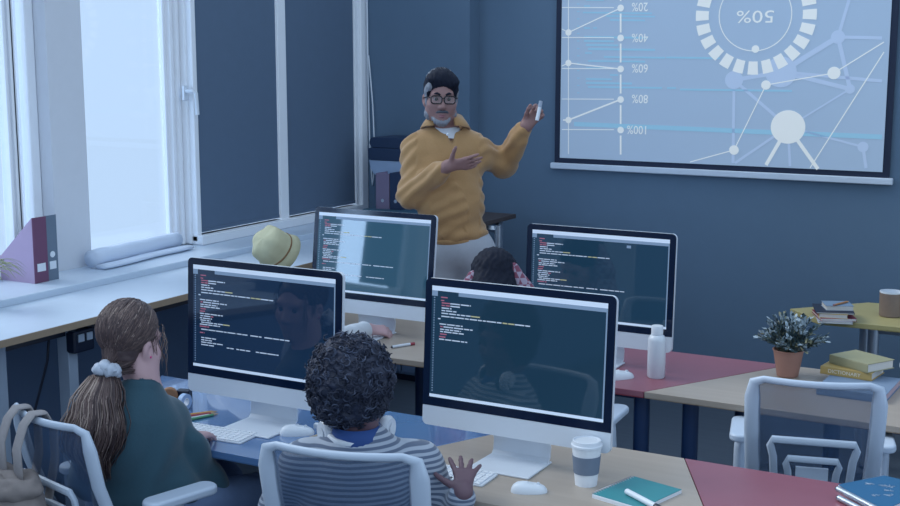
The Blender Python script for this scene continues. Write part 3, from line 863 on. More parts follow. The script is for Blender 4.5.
# grass plant at the left edge
g = atz(-16, 303, ZS)
t = thing('grass_plant', 'spiky grass plant in a white pot at the left edge of the windowsill', 'plant', (g.x - .03, g.y + .02, ZS))
MB().lathe([(.045, 0), (.06, .1), (.062, .105), (.056, .105), (.052, .085), (.0, .084)], 24).build('pot', WHITE, t, smooth='auto')
LEAFG = mat('grass_leaf', (128, 142, 110), .6, c2=(170, 170, 130), scale=30)
lf = MB(); rr = random.Random(11)
for k in range(46):
    a = rr.uniform(0, 2 * PI); L = rr.uniform(.1, .2); h = rr.uniform(.06, .13)
    d = Vector((math.cos(a), math.sin(a), 0)); pts = []
    for i in range(7):
        s = i / 6
        pts.append(Vector((0, 0, .085)) + d * (L * s) + Vector((0, 0, h * (s * 2.2 - 2.1 * s * s) + .015 * s)))
    lf.tube(pts, [.004, .0045, .0045, .004, .0035, .0025, .0006], 4, flat=.3, up=(0, 0, 1))
lf.build('leaves', LEAFG, t, smooth=True)

# sun hat lying on the counter
hp = atz(273, 274, ZC)
t = thing('bucket_hat', 'pale olive bucket hat lying on its side on the window counter', 'hat', (hp.x, hp.y, ZC))
HATM = mat('olive_cotton', (184, 182, 152), .85, var=.08, scale=40, bump=.1)
vr = Vector((math.cos(YAW + .15), math.sin(YAW + .15), 0)); vf = Vector((vr.y, -vr.x, 0))
ax = (-vr * .6 + vf * .45 + Vector((0, 0, .62))).normalized()
ux = ax.orthogonal().normalized(); uy = ax.cross(ux)
T = Matrix((ux, uy, ax)).transposed().to_4x4(); T.translation = Vector((.03, 0, .085))
prof = [(.122, -.035), (.126, -.03), (.112, .0), (.104, .016), (.101, .05), (.094, .09), (.082, .112), (.05, .122), (.0005, .124)]
m = MB().lathe([(r * .96, z - .004) for r, z in prof[::-1]] + prof, 40, None, False, False)
vv = []
for p in m.v:
    v = Vector(p); s = max(0, min(1, (v.z - .01) / .1))
    q = noise.noise(v * 22) * .016 * s
    v = v * .9 + Vector((v.x, v.y, 0)) * (q / .1) + Vector((0, 0, noise.noise(v * 17 + Vector((5, 0, 0))) * .016 * s))
    vv.append(tuple(T @ v))
m.v = vv
lo = min(v[2] for v in m.v); dz = .003 - lo
m.v = [(a, b, c + dz) for a, b, c in m.v]
m.build('hat_body', HATM, t, smooth=True)
T2 = T.copy(); T2.translation = T.translation + Vector((0, 0, dz))
MB().lathe([(.1035, .013), (.1065, .014), (.1068, .02), (.1035, .022)], 40, T2 @ Matrix.Scale(.905, 4), False, False).build('hat_band', mat('brown_ribbon', (128, 96, 66), .7), t, smooth=True)

# low cabinet in the corner with binders and a printer
cz = aty(383, 209, 6.2).z
x0, x1 = -3.985, aty(440, 215, 6.15).x
t = thing('low_cabinet', 'dark low cabinet in the far corner behind the teacher', 'cabinet', ((x0 + x1) / 2, 6.34, 0))
MB().lim(x0, x1, 6.15, 6.56, .04, cz - .02).build('cabinet_body', LOWW, t, True, bev=.004)
MB().lim(x0 - .01, x1 + .01, 6.14, 6.565, cz - .02, cz).build('cabinet_top', mat('dark_teal_top', (52, 88, 110), .5), t, True, bev=.003)
MB().lim(x0 + .02, x1 - .02, 6.17, 6.54, 0, .04).build('plinth', BLACK, t, True)
for k in range(2):
    a = x0 + (x1 - x0) * k / 2
    d = MB().lim(a + .006, a + (x1 - x0) / 2 - .006, 6.132, 6.149, .06, cz - .03).build('door', LOWW, t, True, bev=.002)
    hx = a + (x1 - x0) / 2 * (.9 if k == 0 else .1)
    MB().cyl((hx, 6.118, cz - .2), (hx, 6.118, cz - .1), .006, n=10).build('handle', STEEL, d, True, smooth='auto')
def binder(label, xa, xb, m):
    a, b = aty(xa, 209, 6.2), aty(xb, 209, 6.2); top = aty(xa, 173, 6.2)
    t = thing('ring_binder', label, 'binder', ((a.x + b.x) / 2, 6.3, cz), 0)
    w = b.x - a.x; h = top.z - cz
    MB().lim(-w / 2, w / 2, -.1, -.096, 0, h).lim(-w / 2, -w / 2 + .003, -.096, .03, 0, h).lim(w / 2 - .003, w / 2, -.096, .12, 0, h).build('cover', m, t, bev=.001)
    MB().lim(-w / 2 + .006, w / 2 - .006, -.09, .025, .006, h - .015).build('pages', PAPER, t)
    MB().cyl((0, -.1, .05), (0, -.102, .05), .01, n=16).build('finger_ring', STEEL, t, smooth='auto')
binder('mauve ring binder standing on the corner cabinet', 376, 389.3, mat('mauve_card', (122, 112, 138), .7))
binder('navy ring binder right of the mauve one on the corner cabinet', 390, 401, mat('navy_card', (30, 50, 82), .7))
pl, pr = aty(378.5, 150, 6.46), aty(424, 150, 6.46)
zt, zm, zb = aty(378, 136, 6.46).z, aty(378, 158.5, 6.46).z, cz
t = thing('printer', 'grey printer with a dark lid standing behind the binders', 'printer', ((pl.x + pr.x) / 2, 6.45, cz))
w = pr.x - pl.x; hm_, ht = zm - cz, zt - cz
P = [(-w / 2, hm_), (-w / 2 + .01, hm_ - .05), (-w / 2 + .035, hm_ - .085), (-w / 2 + .08, hm_ - .1), (-w / 2 + .085, 0), (w / 2 - .085, 0), (w / 2 - .08, hm_ - .1), (w / 2 - .02, hm_ - .06), (w / 2, hm_)]
MB().prism(P, -.12, .1, RX90).build('printer_body', mat('printer_grey', (150, 172, 202), .5), t, bev=.004)
MB().prism(rrect(w * 1.02, (ht - hm_) * .55, .02, 4, 0, hm_ + (ht - hm_) * .275), -.125, .105, RX90).build('scanner_lid', mat('printer_navy', (34, 54, 84), .5), t, bev=.004)
MB().prism(rrect(w * .98, (ht - hm_) * .45, .03, 4, 0, hm_ + (ht - hm_) * .78), -.12, .1, RX90).build('document_feeder', mat('printer_navy', (34, 54, 84)), t, bev=.004)

# ------------------------------------------------------------------ second desk row
bp = atz(656, 377, ZTB)
t = thing('water_bottle', 'white plastic bottle with screw cap standing on the red desk', 'bottle', (bp.x, bp.y, ZTB))
MB().lathe([(.031, 0), (.034, .004), (.034, .142), (.0325, .152), (.026, .162), (.021, .165), (.021, .168)], 32).build('bottle_body', mat('milky_plastic', (208, 216, 226), .3, var=.02), t, smooth='auto')
MB().lathe([(.0225, .166), (.0225, .196), (.021, .199), (.0, .2)], 28, cap1=False).build('cap', WHITE, t, smooth='auto')

pp = atz(786, 377, ZTB)
t = thing('potted_plant', 'bushy grey-green plant in a terracotta pot on the second desk row', 'plant', (pp.x, pp.y + .02, ZTB))
TER = mat('terracotta', (164, 124, 112), .85, var=.08, scale=25)
MB().lathe([(.036, 0), (.04, .003), (.056, .098), (.059, .1), (.059, .104), (.053, .104), (.05, .09), (.0, .088)], 32).build('pot', TER, t, smooth='auto')
MB().lathe([(.0505, .09), (.03, .094), (0, .095)], 20, cap0=False, cap1=False).build('soil', mat('soil', (60, 56, 58), .95), t)
rr = random.Random(4)
st = MB(); lv = MB()
L1 = mat('leaf_dark', (62, 84, 92), .6, var=.15); L2 = mat('leaf_pale', (160, 178, 190), .6, var=.1); L3 = mat('leaf_yellowish', (150, 150, 124), .6, var=.1)
def leaf(m, p, d, n, L, w):
    d = d.normalized(); s = d.cross(n).normalized(); n = s.cross(d)
    v = [p, p + d * L * .35 + s * w * .5 + n * w * .12, p + d * L * .7 + s * w * .42 + n * w * .1, p + d * L, p + d * L * .7 - s * w * .42 + n * w * .1, p + d * L * .35 - s * w * .5 + n * w * .12, p + d * L * .35, p + d * L * .7]
    m.add(v, [(0, 6, 1), (1, 6, 7, 2), (2, 7, 3), (0, 5, 6), (5, 4, 7, 6), (4, 3, 7)])
for k in range(84):
    a = rr.uniform(0, 2 * PI); e = rr.uniform(.2, 1.5)
    d = Vector((math.cos(a) * math.cos(e), math.sin(a) * math.cos(e), math.sin(e)))
    L = rr.uniform(.09, .14) * (1.0 if e > .5 else 1.0)
    b0 = Vector((rr.uniform(-.025, .025), rr.uniform(-.025, .025), .09))
    pts = [b0 + d * (L * s) + Vector((0, 0, .045 * s - .03 * s * s)) + Vector((noise.noise(Vector((k, s, 0))), noise.noise(Vector((k, s, 7))), 0)) * .01 for s in (0, .25, .5, .75, 1)]
    st.tube(pts, [.0022, .002, .0018, .0014, .001], 4)
    for i in range(20):
        s = rr.uniform(.25, 1.05); j = min(3, int(s * 4)); q = pts[j].lerp(pts[j + 1], min(1, s * 4 - j))
        dd = (d + Vector((rr.uniform(-1, 1), rr.uniform(-1, 1), rr.uniform(-.6, .9)))).normalized()
        c = rr.random()
        lv.use(L2 if (s > .72 and c < .62) else (L3 if c > .9 else L1))
        leaf(lv, q, dd, Vector((rr.uniform(-.5, .5), rr.uniform(-.5, .5), 1)), rr.uniform(.016, .026), rr.uniform(.009, .014))
st.build('stems', mat('stem', (86, 96, 84), .8), t); lv.build('foliage', None, t)

def book(label, A, B, dep, th, z, cover, pages, name='book', soft=False, bev=.0015, group=None):
    """spine from A to B on a surface at height z, the book lying away from it by dep."""
    A = Vector((A.x, A.y, 0)); B = Vector((B.x, B.y, 0)); d = B - A; L = d.length; rz = math.atan2(d.y, d.x)
    t = thing(name, label, 'book' if name == 'book' else 'notebook', (A.x, A.y, z), rz, group)
    ct = .0028 if not soft else .0012
    c = MB().lim(0, L, 0, dep, 0, ct).lim(0, L, 0, dep, th - ct, th)
    if not soft: c.lim(0, L, -.0005, ct, ct, th - ct)
    c.build('cover', cover, t, bev=bev)
    MB().lim(.004, L - .004, ct + .0004, dep - .005, ct, th - ct).build('pages', pages, t)
    return t, L, rz
PAGES = mat('book_pages', (206, 204, 200), .8, var=.06, scale=120)
A_, B_ = atz(816, 394.5, ZTB), atz(885, 404, ZTB)
book('thick grey book under the two yellow books', A_, B_, .27, .03, ZTB, mat('grey_book_cloth', (116, 136, 162), .7), mat('red_white_pages', (190, 168, 180), .8, var=.1), )
A_, B_ = atz(820, 373.5, ZTB + .03), atz(871.5, 381.5, ZTB + .03)
t, L, rz = book('mustard dictionary with white lettering on its spine, middle of the stack', A_, B_, .15, .03, ZTB + .03, mat('mustard_book_cloth', (176, 150, 92), .6), PAGES)
T = world_m(t) @ Matrix.Translation((L * .47, -.0009, .015)) @ RX90
me = text_mesh('DICTIONARY', .0135, T, 1.05); me.materials.append(mat('white_ink', (222, 216, 200), .6)); link_mesh('spine_lettering', me, t, True)
A_, B_ = atz(829, 363, ZTB + .06), atz(867.5, 373.5, ZTB + .06)
book('olive green hardback on top of the mustard dictionary', A_, B_, .145, .034, ZTB + .06, mat('olive_book_cloth', (148, 146, 116), .6), PAGES)

# pen on the desk by the windows
def stick(name, label, cat, a, b, r, parts, group=None):
    """round pen or pencil from a to b; parts = [(name, from, to, radius factor end0, end1, material)]"""
    c = (a + b) / 2; t = thing(name, label, cat, (a.x, a.y, a.z - r), math.atan2((b - a).y, (b - a).x), group)
    for nm, s0, s1, f0, f1, m in parts:
        MB().cyl(a.lerp(b, s0), a.lerp(b, s1), r * f0, r * f1, n=12).build(nm, m, t, True, smooth='auto')
    return t
REDP = mat('red_plastic', (150, 60, 74), .4)
z = ZTB + .006
stick('pen', 'white pen with red end on the wooden desk near the hand', 'pen', atz(392, 347, z), atz(414.5, 343.5, z), .006, [('barrel', 0, .8, 1, 1, WHITE), ('pen_cap', .8, 1, 1.1, 1.0, REDP), ('tip', -.06, 0, .2, 1, BLACK)])

# ------------------------------------------------------------------ mustard table
NB = 'notebooks stacked on the mustard table'
zz = ZTB
for lab, ax_, bx, dep, th, cm, pm in (
        ('grey-white notebook at the bottom of the stack on the mustard table', (818, 323), (853, 324.5), .2, .010, mat('pale_card', (176, 184, 198), .6), PAGES),
        ('dark red notebook second from the bottom on the mustard table', (821, 321), (857, 321.5), .2, .012, mat('dark_red_card', (140, 62, 76), .6), PAGES),
        ('yellow-edged notebook in the middle of the stack on the mustard table', (818.5, 317.5), (848, 319), .19, .018, mat('yellow_card', (200, 170, 100), .6), PAGES),
        ('thin black notebook under the topmost one on the mustard table', (816, 313.5), (855, 315), .2, .007, mat('black_card', (24, 36, 58), .6), PAGES),
        ('small thick grey-blue notebook topmost of the stack on the mustard table', (826, 310.5), (854, 311), .12, .022, mat('bluegrey_card', (112, 134, 158), .6), PAGES)):
    A_, B_ = atz(ax_[0], ax_[1], zz), atz(bx[0], bx[1], zz)
    book(lab, A_, B_, dep, th, zz, cm, pm, 'notebook', True, .0006, NB); zz += th + .0002
z = zz + .0045
stick('pencil', 'orange pencil lying on the topmost notebook of the mustard table', 'pencil', atz(835, 304.8, z), atz(849, 301.3, z), .0045, [('shaft', 0, .85, 1, 1, mat('orange_pencil', (170, 120, 80), .5)), ('tip', .85, 1, 1, .15, mat('pencil_wood', (190, 160, 130), .7)), ('eraser', -.1, 0, 1, 1, mat('eraser_pink', (150, 110, 110), .7))])
mp = atz(890, 316, ZTB)
t = thing('mug', 'brown ceramic mug with a white rim on the mustard table', 'mug', (mp.x, mp.y, ZTB))
MUG = mat('brown_glaze', (128, 112, 104), .4, var=.12, scale=60)
MB().lathe([(.046, 0), (.05, .004), (.0515, .1), (.0515, .112)], 36, cap1=False).build('mug_body', MUG, t, smooth='auto')
MB().lathe([(.0517, .111), (.0517, .118), (.0488, .118), (.0478, .03), (0, .028)], 36, cap0=False, cap1=False).build('rim', WHITE, t, smooth='auto')
MB().tube([(.05, .02, .09), (.075, .028, .092), (.088, .032, .07), (.085, .031, .045), (.066, .025, .025), (.05, .02, .024)], .007, 8).build('handle', MUG, t, smooth=True)

# ------------------------------------------------------------------ front desks
cp = atz(586, 484, ZTB)
t = thing('paper_cup', 'white paper coffee cup with grey sleeve and lid on the wooden desk', 'cup', (cp.x, cp.y, ZTB))
MB().lathe([(.029, .003), (.0295, 0), (.0315, 0), (.0315, .003), (.042, .116)], 36).build('cup_body', PAPER, t, smooth='auto')
MB().lathe([(.0352, .036), (.0362, .036), (.041, .088), (.04, .088)], 36, cap0=False, cap1=False).build('sleeve', mat('grey_sleeve', (112, 126, 146), .8, var=.05), t, smooth='auto')
MB().lathe([(.0422, .112), (.0446, .113), (.0446, .119), (.0415, .121), (.040, .131), (.037, .132), (.036, .1285), (0, .1285)], 36, cap0=False, cap1=False).build('lid', WHITE, t, smooth='auto')

A_, B_, C_ = atz(592, 498, ZTB), atz(634, 480, ZTB), atz(677, 491, ZTB)
d1 = Vector((B_.x - A_.x, B_.y - A_.y, 0)); d2 = Vector((C_.x - B_.x, C_.y - B_.y, 0))
print('NOTEBOOK', d1.length, d2.length)
u1 = d1.normalized(); u2 = (d2 - u1 * d2.dot(u1)).normalized()
W1, W2 = d1.length, max(.16, d2.length)
t = thing('spiral_notebook', 'teal spiral notebook with white pages on the wooden desk by the cup', 'notebook', (A_.x, A_.y, ZTB), math.atan2(u1.y, u1.x))
sg = 1 if Vector((-u1.y, u1.x, 0)).dot(u2) > 0 else -1
MB().lim(0, W1, 0, sg * W2, 0, .010).build('pages', PAPER, t)
MB().lim(.004, W1, 0, sg * W2, .0102, .0114).build('cover', mat('teal_card', (52, 134, 142), .5, var=.04), t)
rg = MB()
for k in range(16):
    x = .012 + (W1 - .024) * k / 15
    rg.tube([(x + .0, .008 * math.cos(a) * sg + .0 * sg, .006 + .0085 * math.sin(a)) for a in [2 * PI * q / 10 for q in range(10)]], .0009, 4, closed=True)
rg.build('wire_binding', STEEL, t)
z = ZTB + .0114 + .0085
stick('marker_pen', 'white marker with a dark side lying on the teal notebook', 'marker', atz(627, 491.5, z), atz(668, 513, z), .0085, [('barrel', .0, .7, 1, 1, WHITE), ('pen_cap', .7, 1, 1.08, 1, BLACK), ('plug', -.012, 0, .85, .95, ALU)])

A_, B_ = atz(828, 519, ZTB), atz(842, 483, ZTB)
t = thing('blue_notebook', 'blue notebook with pale doodles at the lower right corner', 'notebook', (0, 0, ZTB))
Pq = [atz(838, 489, ZTB), atz(884, 480, ZTB), atz(936, 492, ZTB), atz(878, 517, ZTB)]
MB().prism([(p.x, p.y) for p in Pq], ZTB, ZTB + .012).build('pages', PAPER, t, True)
MB().prism([(p.x, p.y) for p in Pq], ZTB + .0122, ZTB + .0136).build('cover', mat('cobalt_card', (34, 96, 138), .5, var=.04), t, True)
dd = MB(); rr = random.Random(2)
for (px, py) in ((883, 485.5), (890, 486), (873, 495), (889, 494.5), (871, 484), (888, 490.5)):
    for q in range(4):
        a = atz(px + rr.uniform(-3, 3), py + rr.uniform(-.8, .8), ZTB + .0142)
        dd.tube([a, a + Vector((rr.uniform(-.012, .012), rr.uniform(-.006, .006), 0)), a + Vector((rr.uniform(-.012, .012), rr.uniform(-.01, .01), 0))], .0012, 4)
dd.build('doodles', mat('pale_ink', (138, 156, 178), .6), t, True)
t.location = (Pq[0].x, Pq[0].y, ZTB)
for c in kids(t): c.data.transform(Matrix.Translation((-Pq[0].x, -Pq[0].y, -ZTB)) @ Matrix.Translation((0, 0, ZTB)))
for k, (a, b) in enumerate((((838, 489), (884, 513)), ((839, 498), (880, 519)))):
    z = ZTB + .024 if k == 0 else ZTB + .0085
    pa_, pb_ = atz(a[0], a[1], z), atz(b[0], b[1], z)
    stick('metal_pen', ('silver metal pen lying on the blue notebook' if k == 0 else 'silver metal pen lying below the blue notebook on the red desk'), 'pen', pa_, pb_, .0085, [('barrel', 0, 1, 1, 1, STEEL), ('plug', -.03, 0, .75, .9, BLACK)])

# left front desk
PC = 'coloured pencils in a bundle on the blue desk'
for k, (c, cn, a, b) in enumerate((((196, 204, 212), 'white', (176, 420.5), (214, 414.3)), ((160, 66, 78), 'red', (177, 418), (216, 412.4)), ((200, 150, 80), 'orange', (178, 416), (217.5, 411.2)), ((84, 150, 110), 'green', (181, 421.5), (218.5, 413.6)))):
    z = ZTB + .0045
    stick('pencil', cn + ' coloured pencil in the bundle above the keyboard on the blue desk', 'pencil', atz(a[0], a[1], z), atz(b[0], b[1], z), .0042, [('shaft', 0, .86, 1, 1, mat('pencil_' + cn, c, .5)), ('tip', .86, 1, 1, .15, mat('pencil_wood', (190, 160, 130), .7))], PC)
q = atz(171, 402, ZTB)
t = thing('pocket_camera', 'small black camera with a round brown cap on the blue desk corner', 'camera', (q.x, q.y, ZTB), .3)
MB().box((.045, .012, .022), (.05, .035, .044)).build('camera_body', BLACK, t, bev=.004)
MB().lathe([(0, 0), (.027, 0), (.029, .003), (.029, .024), (.026, .027), (0, .027)], 28, Matrix.Translation((0, -.008, .029)) @ Matrix.Rotation(PI / 2, 4, 'X') @ Matrix.Rotation(.35, 4, 'Y'), False, False).build('lens_cap', mat('brown_leather', (150, 106, 74), .6), t, smooth='auto')
q = atz(181, 411, ZTB)
t = thing('tape_roll', 'pale blue roll of tape standing behind the coloured pencils', 'tape', (q.x, q.y + .02, ZTB))
MB().lathe([(.014, -.009), (.028, -.009), (.028, .009), (.014, .009), (.014, -.009)], 28, Matrix.Translation((0, 0, .028)) @ Matrix.Rotation(PI / 2, 4, 'Y') @ Matrix.Rotation(.0, 4, 'X'), False, False).build('tape_band', mat('pale_blue_tape', (160, 186, 220), .4), t, smooth='auto')
MB().lathe([(.0115, -.0092), (.0138, -.0092), (.0138, .0092), (.0115, .0092), (.0115, -.0092)], 28, Matrix.Translation((0, 0, .028)) @ Matrix.Rotation(PI / 2, 4, 'Y'), False, False).build('tape_core', PAPER, t, smooth='auto')
q = atz(321, 428, ZTB)
t = thing('eraser', 'small green eraser on the blue desk beside the boy\'s hair', 'eraser', (q.x, q.y, ZTB), .3)
MB().box((0, 0, .007), (.04, .02, .014)).build('eraser_block', mat('green_rubber', (70, 150, 116), .7), t, bev=.003)
MB().box((-.012, 0, .007), (.02, .0205, .0146)).build('paper_band', PAPER, t)
z = ZTB + .0045
stick('pencil', 'pale pencil on the blue desk between the mouse and the boy', 'pencil', atz(304, 440, z), atz(330, 431, z), .0042, [('shaft', 0, .86, 1, 1, mat('pencil_tan', (176, 160, 140), .5)), ('tip', .86, 1, 1, .15, mat('pencil_wood', (190, 160, 130), .7))])
# ------------------------------------------------------------------ people
SKIN_T = mat('brown_skin', (146, 114, 112), .5, var=.06, scale=30, spec=.3)
SKIN_D = mat('dark_brown_skin', (110, 88, 98), .5, var=.06, scale=30, spec=.3)
SKIN_F = mat('fair_skin', (198, 164, 168), .5, var=.05, scale=30, spec=.3)
EYEW = mat('eye_white', (136, 128, 130), .2); IRIS = mat('iris_brown', (46, 34, 32), .15)
HAIRK = mat('black_hair', (22, 28, 44), .7, var=.3, scale=60, spec=.2)
GREYH = mat('grey_hair', (124, 130, 142), .6, var=.2, scale=90)

class Frame:
    """viewing frame of one figure: r to its right as seen from the door side, f towards the viewer, u up"""
    def __init__(s, base):
        s.base = np.array((base.x, base.y, 0.0))
        f = -s.base / np.linalg.norm(s.base); s.f = f; s.u = V3(0, 0, 1); s.r = np.cross(s.f, -s.u); s.r = np.cross(s.u, s.f)
        if s.r @ V3(math.cos(YAW), math.sin(YAW), 0) < 0: s.r = -s.r
    def p(s, x, y, b=0.):
        R = np.array(ray(x, y)); k = (s.base @ s.f + b) / (R @ s.f)
        return R * k + V3(0, 0, H)
    def d(s, r, b, z): return s.r * r + s.f * b + s.u * z
    def rot(s, yaw=0., pitch=0., roll=0.):       # local axes of a head: x right, y front, z up (front = towards viewer at yaw 0)
        x, y, z = -s.r, s.f, s.u               # right-handed: x is the figure's own right mirrored
        x = np.cross(y, z)
        M = np.stack([x, y, z], 1)
        E = np.array(Matrix.Rotation(yaw, 3, 'Z') @ Matrix.Rotation(pitch, 3, 'X') @ Matrix.Rotation(roll, 3, 'Y'))
        return M @ E

def head_prims(B, c, R, s=1., face=True):
    P = lambda x, y, z: c + R @ V3(x, y, z) * s
    E = lambda p, r, k=.02, cut=False: B.ell(P(*p), V3(*r) * s, R, k * s, cut)
    E((0, -.012, .045), (.076, .098, .088)); E((0, .02, -.02), (.066, .075, .085), .03); E((0, .03, -.06), (.056, .058, .062), .03)
    E((0, .066, -.108), (.026, .022, .018), .03)
    for sg in (-1, 1):
        E((sg * .046, .052, -.028), (.026, .028, .026), .03)
        E((sg * .058, .0, -.075), (.02, .035, .032), .03)          # jaw angle
        E((sg * .079, -.008, -.012), (.008, .022, .033), .008); E((sg * .084, -.014, -.006), (.008, .018, .026), .006)
        E((sg * .086, -.004, -.012), (.006, .009, .014), .008, True)
    if face:
        B.cap(P(-.04, .078, .026), P(.04, .078, .026), .013 * s, k=.02 * s)
        for sg in (-1, 1): E((sg * .032, .098, .003), (.019, .017, .0125), .012, True)
        B.cap(P(0, .084, .012), P(0, .108, -.034), .0085 * s, .0125 * s, .014 * s)
        for sg in (-1, 1): E((sg * .0125, .096, -.038), (.0095, .012, .009), .008)
        B.cap(P(-.02, .082, -.071), P(.02, .082, -.071), .0075 * s, k=.008 * s); B.cap(P(-.017, .081, -.084), P(.017, .081, -.084), .008 * s, k=.008 * s)
        B.cap(P(0, .089, -.071), P(0, .088, -.071), .007 * s, k=.01 * s)
    return P
def eyes(parent, c, R, s=1.):
    for sg in (-1, 1):
        T = Matrix.Translation(c) @ Matrix(R).to_4x4() @ Matrix.Scale(s, 4) @ Matrix.Translation((sg * .032, .0755, .002))
        m = MB().use(EYEW).ell((0, 0, 0), (.0125, .0125, .0125), T)
        m.use(IRIS).lathe([(.0085, -.002), (.006, .0018), (0, .003)], 16, T @ Matrix.Translation((0, .0112, 0)) @ Matrix.Rotation(-PI / 2, 4, 'X'), False, False)
        m.build('eye', None, parent, True, smooth=True)
def fold(scale, amp, st=(1, 1, 1), seed=0.):
    st = V3(*st)
    def g(p):
        q = Vector(p * st * scale) + Vector((seed, seed * 2, 0))
        return amp * (noise.noise(q) + .5 * noise.noise(q * 2.1))
    return g

# ---- the teacher
t0 = aty(445, 150, 5.02)
FT = Frame(t0)
TE = thing('person', 'bearded teacher in mustard sweatshirt and glasses pointing back at the projector screen', 'person', (t0.x, t0.y, 0))
p = FT.p
B = Body(.0045)
HR = FT.rot(yaw=.13, pitch=-.03, roll=-0.03)
hc = p(440.5, 98.5, .03)
S = .90
head_prims(B, hc, HR, S)
B.cap(p(445, 118, -.01), p(447, 142, -.06), .056, .064, .03)
sl, el_, wr = p(418, 150, -.03), p(411, 194, .03), p(448, 166, .20)
sr, er, wr2 = p(476, 152, -.08), p(504, 164, -.20), p(526, 126, -.04)
B.ell(p(447, 172, -.04), (.155, .105, .19), FT.rot(.15), .05); B.ell(p(453, 216, -.03), (.122, .095, .16), FT.rot(.1), .05)
B.cap(sl, sr, .06, k=.05)
B.chain([sl, el_], [.052, .043], .03).cap(el_, wr, .042, .027, .03)
B.chain([sr, er], [.052, .043], .03).cap(er, wr2, .042, .027, .03)
hand(B, wr, FT.d(.95, .15, .14), FT.d(.1, .85, -.5), .93, (.05, .1, .18, .28), .14, (.35, .9, .1), .1, side=-1)
hand(B, wr2, FT.d(.66, .10, .75), FT.d(.25, -.95, .0), .95, (.95, 1.0, 1.05, 1.1), .06, (.7, .3, -.7), .3, side=1)
hipz = 1.0
pel = p(458, 248, -.03)
B.ell(pel + V3(0, 0, -.02), (.14, .11, .11), FT.rot(0), .04)
feet = []
for sg in (-1, 1):
    hp_ = pel + FT.r * .088 * sg + V3(0, 0, -.06); kn = V3(hp_[0], hp_[1], .52) + FT.f * .02 + FT.r * .015 * sg; an = V3(kn[0], kn[1], .095) - FT.f * .04
    B.cap(hp_, kn, .085, .056, .05).cap(kn, an, .056, .036, .03).cap(an, an + V3(0, 0, -.05), .036, .034, .02)
    feet.append((hp_, kn, an))
net_obj('body', B.mesh(), SKIN_T, TE)
eyes(TE, Vector(hc), HR, S)
# hair: swept back, greying at the temples
P = lambda x, y, z: hc + HR @ V3(x, y, z) * S
Hh = Body(.004)
Hh.ell(P(0, -.018, .062), V3(.084, .104, .09) * S, HR, .02).ell(P(0, .035, .1), V3(.066, .055, .042) * S, HR, .03).ell(P(-.05, .056, .085), V3(.034, .035, .03) * S, HR, .02).ell(P(.03, .055, .1), V3(.045, .035, .026) * S, HR, .02)
for sg in (-1, 1): Hh.ell(P(sg * .07, .02, .04), V3(.018, .04, .045) * S, HR, .015)
Hh.ell(P(0, .112, .0), V3(.062, .07, .068) * S, HR, .012, True)
for sg in (-1, 1): Hh.ell(P(sg * .085, .005, -.035), V3(.03, .042, .05) * S, HR, .012, True)
Hh.plane(P(0, 0, -.045), HR @ V3(0, .25, -1), .01)
def strands(p_):
    q = HR.T @ (p_ - hc)
    return .0035 * noise.noise(Vector((q[0] * 160, q[1] * 25, q[2] * 40))) + .002 * noise.noise(Vector((q[0] * 300, q[1] * 40, q[2] * 60)))
net_obj('hair', Hh.mesh(), HAIRK, TE, strands)
for sg in (-1, 1):
    tp = Body(.0035)
    tp.ell(P(sg * .0745, .028, .034), V3(.013, .028, .036) * S, HR, .01).cap(P(sg * .074, .03, .01), P(sg * .071, .036, -.045), .0075 * S, .006 * S, .01)
    if sg > 0: tp.ell(P(.062, .052, .066), V3(.014, .024, .024) * S, HR, .02)
    net_obj('grey_temple', tp.mesh(), GREYH, TE, strands)
th_ = MB(); rr = random.Random(6)
for k in range(520):                                  # hair combed back from the forehead
    x0 = rr.uniform(-1, 1); side_ = .9 * x0; a0 = rr.uniform(.42, 1.15); a1 = a0 + rr.uniform(.6, 1.5); pts = []
    for i in range(7):
        s = i / 6; e = a0 + (a1 - a0) * s; sx_ = side_ * (1 - .1 * s)
        cz_ = math.sqrt(max(.05, 1 - sx_ * sx_)); rad = 1.02 + .035 * math.sin(s * PI) + .03 * noise.noise(Vector((k * .31, s * 2, 3)))
        pts.append(P(.083 * sx_ * rad, -.012 + .108 * cz_ * math.cos(e) * rad, .058 + .092 * cz_ * math.sin(e) * rad))
    th_.use(GREYH if (x0 > .35 and rr.random() < .75) or rr.random() < .1 else HAIRK); th_.tube(pts, [.0012, .002, .0022, .0022, .002, .0018, .0006], 3)
th_.build('hair_strands', None, TE, True, smooth=True)
bd_ = Body(.0035)
bd_.ell(P(0, .066, -.108), V3(.036, .033, .028) * S, HR, .02).ell(P(0, .034, -.07), V3(.054, .0605, .06) * S, HR, .02)
for sg in (-1, 1): bd_.ell(P(sg * .06, .005, -.075), V3(.0212, .036, .034) * S, HR, .02).cap(P(sg * .03, .084, -.075), P(sg * .03, .072, -.1), .009 * S, k=.012)
bd_.plane(P(0, .03, -.058), HR @ V3(0, .62, .8), .01)
bd_.ell(P(0, .1, -.079), V3(.021, .03, .0125) * S, HR, .006, True)
for sg in (-1, 1): bd_.ell(P(sg * .045, .088, -.052), V3(.026, .03, .022) * S, HR, .01, True)
net_obj('beard', bd_.mesh(), GREYH, TE, strands)
mu = MB()
mu.tube([P(-.03, .083, -.066), P(-.022, .089, -.061), P(-.008, .096, -.058), P(0, .0955, -.06), P(.008, .096, -.058), P(.022, .089, -.061), P(.03, .083, -.066)], [.004, .006, .007, .006, .007, .006, .004], 8)
mu.build('moustache', mat('dark_grey_hair', (70, 76, 88), .6, var=.3, scale=90), TE, True, smooth=True)
eb = MB()
for sg in (-1, 1): eb.tube([P(sg * .014, .0925, .024), P(sg * .03, .0945, .0315), P(sg * .05, .082, .027)], [.0045, .0055, .003], 6)
eb.build('eyebrows', HAIRK, TE, True, smooth=True)
lp = MB()
